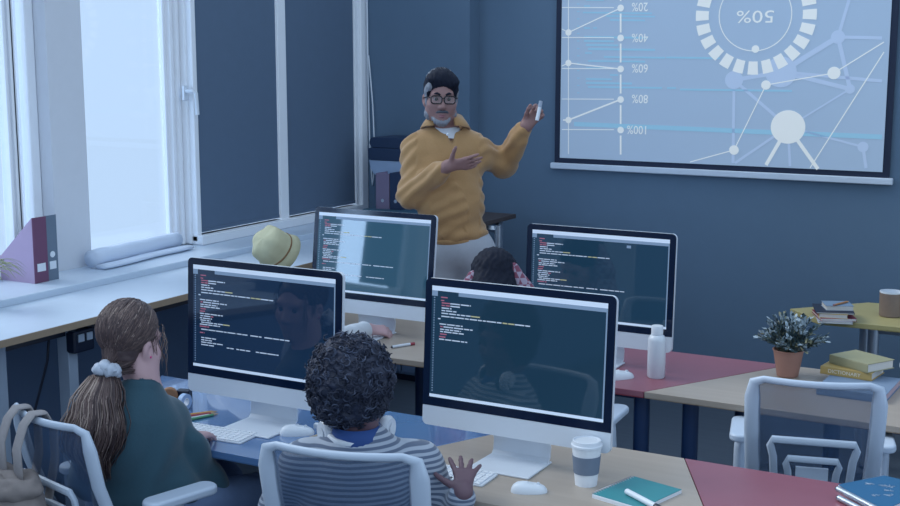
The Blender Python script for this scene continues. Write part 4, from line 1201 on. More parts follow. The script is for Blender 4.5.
lp.tube([P(-.02, .087, -.077), P(0, .0925, -.076), P(.02, .087, -.077)], [.003, .0052, .003], 8).tube([P(-.018, .086, -.084), P(0, .0915, -.086), P(.018, .086, -.084)], [.003, .006, .003], 8)
lp.build('lips', mat('lip', (140, 96, 104), .45), TE, True, smooth=True)
gl = MB()
for sg in (-1, 1):
    q = rrect(.054, .038, .013, 5, sg * .0335, .0)
    gl.tube([P(x, .106 - .16 * abs(x) ** 1.6, z + .0) for x, z in q], .0032 * S, 6, closed=True)
    gl.tube([P(sg * .061, .101, .008), P(sg * .074, .085, .01), P(sg * .083, .03, .006), P(sg * .086, -.01, 0)], .0028 * S, 6)
gl.tube([P(-.008, .106, .006), P(0, .109, .009), P(.008, .106, .006)], .003 * S, 6)
G_ = gl.build('glasses', mat('black_acetate', (12, 16, 28), .25), TE, True, smooth=True)
lens = MB()
for sg in (-1, 1):
    q = rrect(.052, .036, .012, 5, sg * .0335, 0)
    lens.add([P(x, .1055 - .16 * abs(x) ** 1.6, z) for x, z in q], [tuple(range(len(q)))])
lens.build('lenses', GLASS, G_, True)
# clothes
TEE = MB()
nk = p(446, 130, -.035)
Tn = Matrix.Translation(Vector(nk)) @ Matrix(FT.rot(-.1, .25)).to_4x4()
TEE.lathe([(.069, -.05), (.071, -.02), (.069, .0), (.065, .008), (.062, .006)], 32, Tn, False, False)
TEE.build('undershirt', mat('white_cotton', (208, 214, 222), .8), TE, True, smooth=True)
SWT = mat('mustard_jersey', (170, 132, 88), .85, var=.08, scale=140, bump=.25, sheen=.3)
C = Body(.006)
CHR = FT.rot(.15); 
C.ell(p(446, 172, -.04), (.172, .128, .2), CHR, .05).ell(p(451, 208, -.02), (.156, .132, .17), CHR, .06).ell(p(456, 232, -.03), (.15, .13, .07), CHR, .03)
C.cap(p(424, 147, -.03), p(470, 148, -.07), .066, k=.05).cap(p(446, 134, -.06), p(447, 150, -.05), .078, .11, .05)
C.cap(p(440, 141, -.05), sl, .075, .066, .05).cap(p(455, 141, -.06), sr, .075, .066, .05)
C.cap(sl, el_, .067, .062, .04).cap(el_, p(438, 173.5, .145), .061, .047, .03)
C.cap(sr, er, .067, .06, .04).cap(er, p(519, 138, -.075), .06, .046, .03)
C.cap(p(438, 173.5, .145), p(442.5, 170, .17), .0435, .04, .012).cap(p(519, 138, -.075), p(523, 131, -.052), .0435, .04, .012)
C.ell(p(447, 121, -.03), V3(.07, .074, .085), CHR, .012, True)
C.ell(p(452, 133, .06), V3(.015, .05, .05), CHR, .012, True)
def swf(q):
    a = FT.r @ (q - FT.base); b_ = FT.f @ (q - FT.base); z = q[2]
    arm = 1. if (a > .16 or a < -.13 or b_ > .09) else 0.
    w = .006 * noise.noise(Vector((a * 7, b_ * 7, z * 10))) + .003 * noise.noise(Vector((a * 20 + 3, b_ * 20, z * 26)))
    if arm: w += .004 * math.sin(a * 55 - z * 95 + b_ * 60 + 2 * noise.noise(Vector(q * 9)))
    else: w += .002 * math.sin(a * 30 + z * 22 + 3 * noise.noise(Vector(q * 5)))
    return w
SW = net_obj('sweatshirt', C.mesh(), SWT, TE, swf)
hem = Body(.006)
hem.ell(p(456, 237, -.03), (.15, .128, .06), CHR, .02).plane(p(455, 245.5, -.03), V3(0, 0, -1)).plane(p(455, 236, -.03), V3(0, 0, 1))
net_obj('hem_band', hem.mesh(), SWT, SW)
co = MB()                                            # polo collar: two flaps and a band round the neck
Tc = Matrix.Translation(Vector(p(445.5, 123, -.045))) @ Matrix(FT.rot(-.05, .32)).to_4x4()
ring = []
for k in range(25):
    a = -PI / 2 - .42 - (2 * PI - .84) * k / 24 + PI      # opening at the front
    ring.append(a)
vs = []
for a in ring:
    cx_, cy_ = math.cos(a), math.sin(a)
    for r, z in ((.073, .016), (.079, .024), (.097, -.004), (.112, -.028 - .014 * max(0, cy_))): vs.append((r * cx_, r * 1.02 * cy_, z))
fs = [(k * 4 + j, k * 4 + j + 1, k * 4 + 5 + j, k * 4 + 4 + j) for k in range(24) for j in range(3)]
co.add(vs, fs, Tc)
o = co.build('collar', SWT, SW, True, smooth=True)
sd = o.modifiers.new('thick', 'SOLIDIFY'); sd.thickness = .006
bt = p(447.5, 134.5, .118)
MB().ell(bt, (.006, .006, .006)).build('button', WHITE, SW, True, smooth=True)
TR = mat('grey_trousers', (168, 174, 184), .85, var=.06, scale=60)
K = Body(.008)
K.ell(pel + V3(0, 0, .0), (.172, .127, .13), FT.rot(0), .04)
for hp_, kn, an in feet:
    K.cap(hp_, kn, .098, .074, .04).cap(kn, an + V3(0, 0, .0), .074, .06, .03)
    K.plane(V3(0, 0, .06), V3(0, 0, -1))
net_obj('trousers', K.mesh(), TR, TE, fold(9, .006, (1, 1, .6)))
for hp_, kn, an in feet:
    sh = Body(.006); toe = an + FT.f * .14
    sh.cap(V3(an[0], an[1], .05) - FT.f * .03, V3(toe[0], toe[1], .042), .046, .04, .02).cap(V3(an[0], an[1], .06), V3(an[0], an[1], .1), .046, .045, .02).plane(V3(0, 0, .003), V3(0, 0, -1))
    net_obj('shoe', sh.mesh(), BLACK, TE)
# marker in the raised hand
ma, mb_ = Vector(p(537, 120.5, .045)), Vector(p(541, 101, .03))
stick('marker_pen', 'white marker held upright in the teacher\'s raised hand', 'marker', ma, mb_, .0085, [('barrel', 0, .68, 1, 1, WHITE), ('pen_cap', .68, 1, 1.08, 1, mat('pen_cap_grey', (150, 164, 184), .4))])

# ---- seated pupils
def seat_legs(B, F_, pel, fwd, side, kz=.5, spread=.1, knl=.40, r=(.075, .05, .034)):
    out = []
    for sg in (-1, 1):
        hp_ = pel + side * .075 * sg; kn = V3(*(pel + fwd * knl + side * spread * sg)[:2], kz); an = V3(*(kn + fwd * .03)[:2], .085)
        B.cap(hp_, kn, r[0], r[1], .04).cap(kn, an, r[1], r[2], .03).cap(an, V3(an[0], an[1], .04) + fwd * .13, .034, .026, .02)
        out.append((hp_, kn, an))
    return out
def leg_clothes(name, m, parent, pel, legs, fwd, r=(.088, .064, .05), pr=(.155, .125, .1), R=None):
    K = Body(.008); K.ell(pel, pr, R, .04)
    for hp_, kn, an in legs: K.cap(hp_, kn, r[0], r[1], .04).cap(kn, an, r[1], r[2], .03)
    K.plane(V3(0, 0, .07), V3(0, 0, -1))
    net_obj(name, K.mesh(), m, parent, fold(9, .005))
    for hp_, kn, an in legs:
        sh = Body(.007); toe = an + fwd * .13
        sh.cap(V3(an[0], an[1], .048) - fwd * .03, V3(toe[0], toe[1], .04), .042, .036, .02).cap(V3(an[0], an[1], .05), V3(an[0], an[1], .09), .042, .042, .02).plane(V3(0, 0, .003), V3(0, 0, -1))
        net_obj('shoe', sh.mesh(), WHITE, parent)

# ---- the girl
g0 = aty(140, 400, 2.74)
FG = Frame(g0); p = FG.p
GI = thing('person', 'girl with a long brown ponytail and dark teal top at the blue desk', 'person', (g0.x, g0.y, 0))
cm = GIRLC.matrix_basis.to_3x3(); fw = np.array(cm @ Vector((0, 1, 0))); sd_ = np.array(cm @ Vector((1, 0, 0)))
fw = unit(fw * .3 + V3(.05, 1, 0) * .7); sd_ = np.cross(fw, V3(0, 0, 1))
B = Body(.0045)
HG = FG.rot(yaw=PI - .75, pitch=-.12, roll=.03)          # looking away, turned to the right
hcg = p(131, 343, -.02); SG = .92
head_prims(B, hcg, HG, SG)
B.cap(p(141, 362, -.01), p(146, 398, 0.02), .046, .052, .03)
shl, shr = p(98, 426, .05), p(164, 416, -.05)
elr, wrr = p(207, 487, -.05), np.array(atz(192, 440, .752))
ell_, wrl = p(88, 480, -.10), p(150, 440, -.34)
pelg = V3(*p(150, 500, .0)[:2], .545)
B.ell(p(138, 442, .01), (.12, .09, .17), FG.rot(PI + .2), .05); B.ell((p(148, 480, 0) + pelg) / 2, (.125, .095, .15), FG.rot(PI + .1), .06); B.ell(pelg, (.15, .12, .1), FG.rot(PI), .05)
B.cap(shl, shr, .045, k=.05)
B.cap(shr, elr, .042, .036, .03).cap(elr, wrr, .035, .023, .02).cap(shl, ell_, .042, .036, .03).cap(ell_, wrl, .035, .023, .02)
hand(B, wrr, unit(np.array(atz(207, 431, .74)) - wrr), V3(0, 0, 1), .92, (.2, .25, .3, .3), .12, (.7, .6, -.2), .2, side=-1)
hand(B, wrl, V3(.5, .8, 0), V3(0, 0, 1), .92, (.2, .25, .3, .3), .12, (.7, .6, -.2), .2, side=1)
lg = seat_legs(B, FG, pelg, fw, sd_)
net_obj('body', B.mesh(), SKIN_F, GI)
eyes(GI, Vector(hcg), HG, SG)
GT = mat('dark_teal_jersey', (44, 80, 96), .85, var=.08, scale=120, bump=.15, sheen=.3)
C = Body(.006)
C.ell(p(138, 440, .02), (.14, .115, .17), FG.rot(PI + .25), .06).ell((p(148, 480, 0) + pelg) / 2, (.152, .125, .17), FG.rot(PI + .1), .06).ell(pelg + V3(0, 0, .06), (.162, .135, .08), FG.rot(PI), .03)
C.cap(shl, shr, .058, k=.05).cap(p(143, 384, .02), p(141, 412, .02), .056, .08, .05)
C.cap(shr, elr, .058, .055, .04).cap(elr, elr + (wrr - elr) * .98, .05, .036, .03).cap(shl, ell_, .064, .055, .04).cap(ell_, ell_ + (wrl - ell_) * .86, .053, .038, .03)
C.ell(p(143, 374, -.005), (.062, .062, .07), FG.rot(PI), .012, True)
def gf(q):
    a = FG.r @ (q - FG.base); z = q[2]
    return .008 * noise.noise(Vector(q * V3(9, 9, 5))) + .005 * math.sin(a * 48 + 5 * noise.noise(Vector(q * 4)) - z * 10) * (1 if z < 1.0 else .3)
net_obj('top', C.mesh(), GT, GI, gf)
leg_clothes('jeans', mat('pale_jeans', (106, 128, 164), .85, var=.1, scale=60), GI, pelg, lg, fw, R=FG.rot(PI))
# hair: cap swept back into a ponytail
HB = mat('brown_hair', (78, 64, 66), .45, var=.25, scale=50); HL = mat('light_brown_hair', (106, 88, 86), .45, var=.2, scale=50); HLL = mat('pale_and_lit_hair', (156, 138, 130), .5, var=.15, scale=50)
P = lambda x, y, z: hcg + HG @ V3(x, y, z) * SG
Hh = Body(.0045)
Hh.ell(P(0, -.02, .05), V3(.085, .105, .093) * SG, HG, .02).ell(P(0, -.045, -.02), V3(.064, .058, .064) * SG, HG, .02)
Hh.ell(P(0, .116, -.025), V3(.066, .075, .098) * SG, HG, .012, True)
for sg in (-1, 1): Hh.ell(P(sg * .09, .0, -.045), V3(.032, .04, .05) * SG, HG, .012, True)
net_obj('hair', Hh.mesh(), HB, GI, lambda q: .003 * noise.noise(Vector((HG.T @ (q - hcg)) * V3(60, 30, 60))))
tie = p(103, 374, .085)
rr = random.Random(8)
hs = MB()
tl = HG.T @ (tie - hcg) / SG
for k in range(1700):
    # from the hairline over the skull to the tie
    while True:
        a = unit(V3(rr.gauss(0, 1), rr.gauss(0, 1), rr.gauss(0, 1)))
        if a[1] < .62 and a[2] > -.75 and (a[2] > .1 or a[1] < .15): break
    pts = []
    e = unit(tl - V3(0, -.02, .05))
    for i in range(9):
        s = i / 8
        d = unit(a * (1 - s) + unit((tl - V3(0, -.02, .045)) / V3(.088, .108, .096)) * s)
        rad = 1.015 + .03 * math.sin(s * PI) * rr.random() + .02 * noise.noise(Vector((k * .37, s * 3, 0)))
        q = V3(0, -.02, .05) + d * V3(.088, .108, .096) * rad
        if s > .75: q = q * (1 - (s - .75) * 4) + tl * (s - .75) * 4 + V3(rr.uniform(-.004, .004), 0, rr.uniform(-.004, .004))
        pts.append(P(*q))
    hs.use(HB if rr.random() < .55 else (HL if rr.random() < .9 else HLL)); hs.tube(pts, [.001] + [.0016] * 6 + [.0014, .001], 3)
for k in range(420):                                  # hair drawn up from the nape
    x0 = rr.uniform(-.066, .066); q0 = V3(x0, -.02 - .075 * math.sqrt(max(0, 1 - (x0 / .07) ** 2)) * rr.uniform(.75, 1), rr.uniform(-.09, -.04))
    mid = (q0 + tl) * .5; mid[1] -= .016; pts = [P(*(q0 * (1 - s) ** 2 + mid * 2 * s * (1 - s) + tl * s * s)) for s in (0, .2, .4, .6, .8, 1)]
    hs.use(HB if rr.random() < .7 else HL); hs.tube(pts, [.001, .0016, .0016, .0016, .0014, .001], 3)
for k in range(40):                                   # loose strands by the face and nape
    sg = rr.choice((-1, 1)); q0 = P(sg * rr.uniform(.06, .078), rr.uniform(.0, .075), rr.uniform(.03, .07)); L = rr.uniform(.05, .15)
    pts = [q0 + FG.u * (-L * s) + FG.r * (.02 * noise.noise(Vector((k * 1.7, s * 2, 0))) + .006 * sg) + FG.f * .02 * noise.noise(Vector((k, s * 2, 9))) for s in (0, .25, .5, .75, 1)]
    hs.use(HL if k % 3 else HLL); hs.tube(pts, [.0012, .0013, .0012, .001, .0004], 4)
hs.build('hair_strands', None, GI, True, smooth=True)
pony = MB(); core = Body(.006)
ptp = [p(104, 375, .095), p(99, 398, .13), p(95, 422, .145), p(93, 448, .14), p(95, 474, .125)]
prd = [.028, .056, .066, .064, .035]
for i in range(4): core.cap(ptp[i], ptp[i + 1], prd[i] * .4, prd[i + 1] * (.45 if i == 0 else .6), .015)
PT = net_obj('ponytail', core.mesh(), HB, GI, lambda q: .006 * noise.noise(Vector(q * V3(60, 60, 16))))
def spl(s):
    x = s * 4; i = min(3, int(x)); f = x - i
    return ptp[i] * (1 - f) + ptp[i + 1] * f, prd[i] * (1 - f) + prd[i + 1] * f
for k in range(1150):
    a = rr.uniform(0, 2 * PI); q = rr.uniform(.86, 1.14); Ls = rr.uniform(.75, 1.08); ph = rr.uniform(0, 6)
    pts = []; stray = 1 + (.35 * rr.random() if k % 9 == 0 else 0)
    for i in range(12):
        s = i / 11 * Ls; c, r = spl(min(1, s)); 
        if s > 1: c = c - FG.u * (s - 1) * .3
        w = .008 * math.sin(s * 11 + ph * .35 + a) * min(1, s * 3)
        pts.append(c + FG.r * (math.cos(a) * r * q * stray + w) + FG.f * (math.sin(a) * r * q * .75 + w * .6))
    left = math.cos(a) < -.25  # left strands paler: window light put into the ponytail's colour
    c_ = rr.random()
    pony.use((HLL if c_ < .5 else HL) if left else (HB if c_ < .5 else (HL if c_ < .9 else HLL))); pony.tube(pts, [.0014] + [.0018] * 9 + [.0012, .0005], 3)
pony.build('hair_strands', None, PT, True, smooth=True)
sc_ = MB()
cc = p(107, 371, .09); ax1 = unit(ptp[1] - ptp[0]); a1 = unit(np.cross(ax1, FG.f)); a2 = np.cross(ax1, a1)
N = 44; pts = []; rs = []
for k in range(N):
    a = 2 * PI * k / N
    r = .021 + .004 * math.sin(a * 9) ; pts.append(cc + a1 * math.cos(a) * r + a2 * math.sin(a) * r + ax1 * .006 * math.sin(a * 7)); rs.append(.018 + .004 * math.sin(a * 11 + 1))
sc_.tube(pts, rs, 12, closed=True)
sc_.build('scrunchie', mat('grey_white_satin', (186, 196, 212), .5, var=.1, scale=60), GI, True, smooth=True)
MB().ell(P(.087, .0, -.034), (.004, .004, .004)).build('earring', mat('pink_stud', (200, 70, 130), .3), GI, True, smooth=True)

# ---- the boy with the curly hair
b0 = aty(355, 430, 2.76)
FB = Frame(b0); p = FB.p
BO = thing('person', 'boy with dark curly hair and striped jumper, seen from behind at the front desk', 'person', (b0.x, b0.y, 0))
B = Body(.0045)
HBm = FB.rot(yaw=PI - .35, pitch=-.1, roll=0.0)
hcb = p(352, 391, .0); SB = .93
head_prims(B, hcb, HBm, SB)
B.cap(p(357, 412, -.01), p(360, 446, 0), .045, .05, .03)
shl, shr = p(303, 463, .0), p(418, 463, -.03)
elr, wrr = p(452, 520, -.02), np.array(atz(463, 493, .757))
ell_, wrl = p(278, 505, -.12), p(322, 478, -.30)
pelb = V3(*p(352, 500, -.03)[:2], .545)
B.ell(p(358, 480, .0), (.13, .085, .13), FB.rot(PI), .05); B.ell((p(355, 500, 0) + pelb) / 2, (.12, .09, .15), FB.rot(PI), .06); B.ell(pelb, (.14, .11, .1), FB.rot(PI), .05)
B.cap(shl, shr, .04, k=.05)
B.cap(shr, elr, .04, .034, .03).cap(elr, wrr, .033, .022, .02).cap(shl, ell_, .04, .034, .03).cap(ell_, wrl, .033, .022, .02)
hand(B, wrr, V3(-.36, .80, .46), V3(.2, -.42, .84), .86, (.06, .1, .12, .15), .3, (.6, .75, -.1), .1, side=-1)
hand(B, wrl, V3(.3, .9, 0), V3(0, 0, 1), .88, (.2, .25, .3, .3), .12, (.7, .6, -.2), .2, side=1)
fwb = V3(.12, 1, 0); fwb = unit(fwb); sdb = np.cross(fwb, V3(0, 0, 1))
lg = seat_legs(B, FB, pelb, fwb, sdb)
net_obj('body', B.mesh(), SKIN_D, BO)
eyes(BO, Vector(hcb), HBm, SB)
STR = stripe_mat('striped_knit', (166, 176, 192), (92, 106, 130), 21, .9, 'Z', .5)
C = Body(.006)
C.ell(p(358, 478, .0), (.158, .112, .14), FB.rot(PI), .06).ell((p(355, 500, 0) + pelb) / 2, (.148, .12, .17), FB.rot(PI), .06).ell(pelb + V3(0, 0, .05), (.155, .13, .08), FB.rot(PI), .03)
C.cap(shl, shr, .055, k=.05).cap(p(359, 434, 0), p(359, 456, 0), .056, .085, .05)
C.cap(shr, elr, .06, .053, .04).cap(elr, elr + (wrr - elr) * .85, .052, .04, .03).cap(shl, ell_, .06, .052, .04).cap(ell_, ell_ + (wrl - ell_) * .85, .05, .036, .03)
C.ell(p(357, 420, 0), (.058, .058, .055), FB.rot(PI), .012, True)
net_obj('jumper', C.mesh(), STR, BO, fold(8, .007, (1, 1, 1), 3))
cl = MB()
Tc = Matrix.Translation(Vector(p(357, 437, .0))) @ Matrix(FB.rot(PI, 0)).to_4x4()
cl.lathe([(.058, .034), (.064, .036), (.072, .012), (.084, -.012), (.08, -.016), (.06, .0)], 32, Tc, False, False)
cl.build('shirt_collar', mat('navy_collar', (40, 74, 136), .8), BO, True, smooth=True)
leg_clothes('trousers', mat('dark_trousers', (52, 70, 104), .85), BO, pelb, lg, fwb, R=FB.rot(PI))
# curls
CURL = mat('dark_curls', (36, 44, 66), .6, var=.3, scale=60); CURL2 = mat('lit_curls', (70, 80, 104), .55, var=.25, scale=60)
Hh = Body(.005)
P = lambda x, y, z: hcb + HBm @ V3(x, y, z) * SB
hce = p(350, 380, .005)
for q, r in (((350, 376), .094), ((332, 378), .062), ((370, 377), .062), ((338, 362), .058), ((364, 362), .058), ((334, 398), .062), ((366, 398), .058), ((352, 404), .062), ((350, 356), .05)):
    Hh.ell(p(q[0], q[1], .012), (r, r, r), None, .03)
Hh.ell(P(0, .13, -.03), V3(.068, .07, .09), HBm, .012, True)
HA = net_obj('hair', Hh.mesh(), CURL, BO, lambda q: .010 * noise.noise(Vector(q * 42)) + .006 * noise.noise(Vector(q * 90)))
cu = MB(); rr = random.Random(21)
hme = HA.data; M = world_m(HA)
tot = len(hme.vertices)
for k in range(1500):
    v = hme.vertices[rr.randrange(tot)]
    q = np.array(M @ v.co); n = np.array(v.normal)
    lp_ = HBm.T @ (q - hcb)
    a1 = unit(np.cross(n, V3(rr.uniform(-1, 1), rr.uniform(-1, 1), rr.uniform(-1, 1)))); a2 = np.cross(n, a1)
    rad = rr.uniform(.005, .011); L = rr.uniform(.004, .02); tw = rr.uniform(3.5, 8)
    dr = unit(n + .6 * a1 * rr.uniform(-1, 1) + .4 * a2 * rr.uniform(-1, 1))
    pts = [q - n * .004 + dr * L * s + (a1 * math.cos(tw * s) + a2 * math.sin(tw * s)) * rad for s in (0, .17, .33, .5, .67, .83, 1)]
    cu.use(CURL2 if rr.random() < .22 else CURL); cu.tube(pts, [.0018, .0024, .0024, .0023, .0022, .0018, .0008], 4)
cu.build('curls', None, HA, True, smooth=True)
# headphones round the neck
hn = p(362, 433, .0)
t = thing('headphones', 'white headphones resting round the boy\'s neck', 'headphones', tuple(hn))
HPW = mat('white_headphones', (206, 214, 226), .35)
cR, cL = p(385, 428, -.045), p(328, 432, -.02)
arc = []
for k in range(17):
    a = PI * k / 16
    arc.append((cL + cR) / 2 + (cL - cR) / 2 * math.cos(a) * 1.0 + FB.f * .10 * math.sin(a) + FB.u * (-.012 * math.sin(a)))
MB().tube(arc, .009, 8, flat=1.3, up=(0, 0, 1)).build('headband', HPW, t, True, smooth=True)
for c, s in ((cR, 1), (cL, -1)):
    T = Matrix.Translation(Vector(c)) @ Matrix(np.stack([FB.u, np.cross(unit(FB.r * s + FB.f * .5), FB.u), unit(FB.r * s + FB.f * .5)], 1)).to_4x4()
    e = MB().lathe([(0, -.008), (.031, -.008), (.036, 0), (.036, .012), (.03, .02), (0, .022)], 28, T, False, False).build('ear_cup', HPW, t, True, smooth='auto')
    MB().lathe([(.0, .0222), (.017, .0222), (.018, .0235), (.0, .0238)], 24, T, False, False).build('cup_plate', ALU, e, True, smooth='auto')
    MB().lathe([(.032, -.009), (.034, -.018), (.03, -.024), (.016, -.024), (.015, -.01)], 28, T, False, False).build('ear_pad', mat('grey_pad', (60, 76, 100), .8), e, True, smooth='auto')

# ---- pupil with dark hair in front of the teacher's desk row
h0 = aty(490, 272, 4.02)
FH = Frame(h0); p = FH.p
TH = thing('person', 'pupil with dark hair and a red checked shirt behind the nearest monitor', 'person', (h0.x, h0.y, 0))
B = Body(.006)
HH = FH.rot(yaw=PI - .1, pitch=-.45)
hch = p(494, 287, -.03); SH_ = .95
head_prims(B, hch, HH, SH_)
B.cap(p(492, 300, .0), p(490, 322, .02), .046, .052, .03)
shl, shr = p(452, 318, .0), p(528, 318, -.02)
pelh = V3(*p(498, 380, .0)[:2], .545)
B.ell(p(489, 345, .02), (.13, .09, .17), FH.rot(PI), .05); B.ell((p(489, 360, .02) + pelh) / 2, (.12, .09, .15), FH.rot(PI), .06); B.ell(pelh, (.14, .11, .1), FH.rot(PI), .05)
B.cap(shl, shr, .042, k=.05)
wl_, wr_ = shl + V3(.12, .25, -.20), shr + V3(-.06, .25, -.2)
wl_[2] = .745; wr_[2] = .745
e1, e2 = shl + V3(-.02, .08, -.24), shr + V3(.06, .08, -.24)
B.cap(shl, e1, .04, .034, .03).cap(e1, wl_, .033, .023, .02).cap(shr, e2, .04, .034, .03).cap(e2, wr_, .033, .023, .02)
hand(B, wl_, V3(.3, .9, 0), V3(0, 0, 1), .9, side=1); hand(B, wr_, V3(-.2, .9, 0), V3(0, 0, 1), .9, side=-1)
lg = seat_legs(B, FH, pelh, V3(0, 1, 0), V3(1, 0, 0))
net_obj('body', B.mesh(), SKIN_F, TH); eyes(TH, Vector(hch), HH, SH_)
C = Body(.007)
CK = mat('red_check_cotton', (124, 70, 90), .85, c2=(158, 146, 164), scale=16)
nt = CK.node_tree; mx = [x for x in nt.nodes if x.type == 'MIX_RGB'][0]; tc = [x for x in nt.nodes if x.type == 'TEX_COORD'][0]
ckx = nt.nodes.new('ShaderNodeTexChecker'); ckx.inputs['Scale'].default_value = 45; nt.links.new(tc.outputs['Object'], ckx.inputs['Vector'])
for l in list(mx.inputs[0].links): nt.links.remove(l)
nt.links.new(ckx.outputs['Fac'], mx.inputs[0])
C.ell(p(489, 345, .02), (.155, .115, .17), FH.rot(PI), .05).ell((p(489, 360, .02) + pelh) / 2, (.15, .12, .17), FH.rot(PI), .06)
C.cap(shl, shr, .056, k=.05).cap(p(490, 306, .01), p(490, 322, .02), .062, .085, .05).cap(shl, e1, .06, .052, .04).cap(e1, e1 + (wl_ - e1) * .85, .05, .036, .03).cap(shr, e2, .06, .052, .04).cap(e2, e2 + (wr_ - e2) * .85, .05, .036, .03)
# hood bunched at the neck
C.cap(p(473, 277, .02), p(464, 298, .03), .026, .05, .04).cap(p(513, 268, .0), p(524, 296, .0), .024, .05, .04)
net_obj('shirt', C.mesh(), CK, TH, fold(9, .006))
leg_clothes('trousers', mat('dark_trousers', (52, 70, 104)), TH, pelh, lg, V3(0, 1, 0), R=FH.rot(PI))
Hh = Body(.005)
P = lambda x, y, z: hch + HH @ V3(x, y, z) * SH_
Hh.ell(P(0, -.02, .055), V3(.092, .112, .096) * SH_, HH, .02).ell(P(0, -.05, -.03), V3(.082, .075, .09) * SH_, HH, .03).cap(p(484, 290, .06), p(482, 312, .06), .05, .05, .04).cap(p(503, 290, .04), p(506, 312, .05), .045, .045, .04)
Hh.ell(P(0, .12, -.02), V3(.066, .075, .09) * SH_, HH, .012, True)
net_obj('hair', Hh.mesh(), HAIRK, TH, lambda q: .005 * noise.noise(Vector((HH.T @ (q - hch)) * V3(110, 30, 60))))

# ---- pupil hidden behind the dark monitor, reaching onto the desk by the windows
w0 = aty(352, 338, 4.17)
sh_ = V3(-2.810, 3.74, .96)
WB = thing('person', 'pupil hidden behind the dark monitor, white sleeve and hand reaching over the desk', 'person', (-2.94, 3.76, 0))
FW = Frame(Vector((-2.94, 3.76, 0))); p = FW.p
B = Body(.006)
hcw = V3(-2.920, 3.80, .93); HW = FW.rot(PI - .3, -.5)
head_prims(B, hcw, HW, .92)
pw = V3(-2.960, 3.66, .545)
B.cap(hcw + V3(.0, -.05, -.06), V3(-2.940, 3.74, .86), .044, .05, .03)
sL, sR = V3(-3.100, 3.74, .82), V3(-2.790, 3.74, .82)
B.cap(sL, sR, .04, k=.05).ell(V3(-2.950, 3.71, .74), (.12, .085, .15), None, .05).ell(pw, (.14, .11, .1), None, .05)
eW = V3(-2.80, 3.95, .775)
wW = np.array(aty(367, 333, 4.40)); wW[2] = max(wW[2], .752)
B.cap(sR, eW, .038, .033, .03).cap(eW, wW, .032, .022, .02)
eW2 = V3(-3.140, 3.95, .79); wW2 = V3(-2.920, 4.14, .752)
B.cap(sL, eW2, .038, .033, .03).cap(eW2, wW2, .032, .022, .02)
hand(B, wW, unit(np.array(aty(383, 337, 4.46)) - wW) * V3(1, 1, .3), V3(.1, -.5, .85), .95, (.45, .5, .5, .55), .12, (.7, .5, -.3), .2, side=-1)
hand(B, wW2, V3(.5, .8, 0), V3(0, 0, 1), .9, side=1)
lg = seat_legs(B, FW, pw, V3(0, 1, 0), V3(1, 0, 0), knl=.36)
net_obj('body', B.mesh(), SKIN_F, WB); eyes(WB, Vector(hcw), HW, .92)
C = Body(.007)
C.ell(V3(-2.950, 3.71, .74), (.15, .11, .15), None, .06).ell(pw + V3(0, 0, .07), (.15, .12, .12), None, .05).cap(sL, sR, .052, k=.05).cap(V3(-2.940, 3.75, .86), V3(-2.940, 3.72, .8), .055, .08, .04)
C.cap(sR, eW, .058, .052, .04).cap(eW, eW + (wW - eW) * .93, .05, .042, .03).cap(sL, eW2, .058, .052, .04).cap(eW2, eW2 + (wW2 - eW2) * .9, .05, .038, .03)
net_obj('shirt', C.mesh(), mat('white_cotton', (208, 214, 222)), WB, fold(10, .008))
leg_clothes('trousers', mat('dark_trousers', (52, 70, 104)), WB, pw, lg, V3(0, 1, 0))
Hh = Body(.006); P = lambda x, y, z: hcw + HW @ V3(x, y, z) * .92
Hh.ell(P(0, -.02, .05), V3(.084, .104, .09) * .92, HW, .02).ell(P(0, .118, -.03), V3(.066, .075, .09) * .92, HW, .012, True)
net_obj('hair', Hh.mesh(), HAIRK, WB)

# ---- backpack hung on the girl's chair
cmw = GIRLC.matrix_basis
bkq = cmw @ Vector((-.14, -.33, .66))
t = thing('backpack', 'beige canvas backpack hanging by its straps on the girl\'s chair', 'backpack', (bkq.x, bkq.y, 0), GIRLC.rotation_euler.z)
CANV = mat('beige_canvas', (132, 124, 122), .9, var=.12, scale=60, bump=.2)
W_ = lambda x, y, z: np.array(cmw @ Vector((x, y, z)))
K = Body(.007)
R_ = np.array(cmw.to_3x3())
K.ell(W_(0, -.37, .58), (.135, .085, .2), R_, .05).ell(W_(0, -.36, .48), (.145, .095, .13), R_, .05).ell(W_(0, -.42, .48), (.11, .06, .1), R_, .03)
BPK = net_obj('bag_body', K.mesh(), CANV, t, fold(11, .016, (1, 1, .5), 2), 1)
fl = Body(.006)
fl.ell(W_(0, -.375, .74), (.115, .07, .035), R_, .03).cap(W_(-.08, -.37, .745), W_(.08, -.37, .745), .028, .028, .03).ell(W_(0, -.375, .78), (.085, .045, .022), R_, .01, True)
net_obj('gathered_top', fl.mesh(), CANV, t, fold(16, .012, (1, 1, 1), 5))
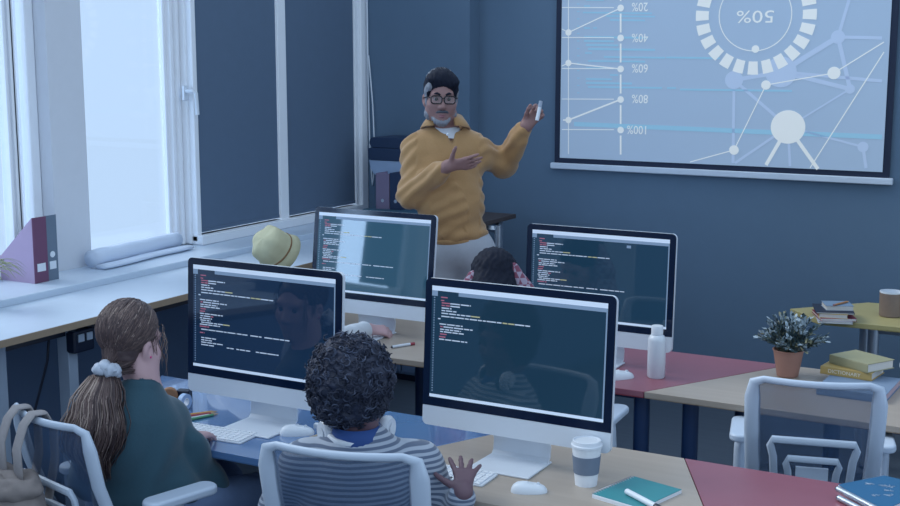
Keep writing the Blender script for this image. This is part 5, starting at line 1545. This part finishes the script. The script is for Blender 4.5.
for xo in (-.095, -.005):
    s_ = MB(); pts = [W_(xo + .045, -.375, .74), W_(xo + .02, -.365, .84), W_(xo + .008, -.335, .90), W_(xo + .012, -.31, .928), W_(xo + .012, -.275, .925), W_(xo + .01, -.245, .87), W_(xo, -.24, .78), W_(xo - .01, -.262, .66), W_(xo - .01, -.29, .56)]
    s_.tube(pts, .0065, 8, flat=3.6, up=np.array(cmw.to_3x3() @ Vector((1, 0, 0))))
    s_.build('shoulder_strap', mat('pale_webbing', (152, 148, 150), .9, var=.1, scale=80), t, True, smooth=True)
# ------------------------------------------------------------------ daylight
w = bpy.data.worlds.new('world'); sc.world = w; w.use_nodes = True
nt = w.node_tree; bg = nt.nodes['Background']
tc = nt.nodes.new('ShaderNodeTexCoord')
dt = nt.nodes.new('ShaderNodeVectorMath'); dt.operation = 'DOT_PRODUCT'
Ld = Vector((-.55, -.83, .08)).normalized(); dt.inputs[1].default_value = Ld
nt.links.new(tc.outputs['Generated'], dt.inputs[0])
mr = nt.nodes.new('ShaderNodeMapRange'); mr.inputs['From Min'].default_value = .965; mr.inputs['From Max'].default_value = .992
mr.interpolation_type = 'SMOOTHSTEP'
mr.inputs['To Min'].default_value = 0; mr.inputs['To Max'].default_value = 1
nt.links.new(dt.outputs['Value'], mr.inputs['Value'])
mx = nt.nodes.new('ShaderNodeMixRGB')
mx.inputs[1].default_value = (.53, .68, .86, 1); mx.inputs[2].default_value = (4.0, 5.6, 7.6, 1)
nt.links.new(mr.outputs['Result'], mx.inputs[0]); nt.links.new(mx.outputs[0], bg.inputs['Color'])
bg.inputs['Strength'].default_value = 1.0
sn = bpy.data.lights.new('daylight', 'SUN'); so = bpy.data.objects.new('daylight', sn); COL.objects.link(so)
sn.energy = 1.8; sn.angle = math.radians(35); sn.color = (.98, .99, .96)
so.rotation_euler = Vector((.80, .12, -.62)).to_track_quat('-Z', 'Y').to_euler()
so.location = (-6, 2, 5)
sc.view_settings.view_transform = 'Standard'
sc.view_settings.look = 'None'
sc.view_settings.exposure = 0.3
sc.view_settings.gamma = 1.0
sc.view_settings.use_curve_mapping = False
sc.cycles.use_denoising = True
sc.cycles.max_bounces = 6
sc.cycles.transparent_max_bounces = 12
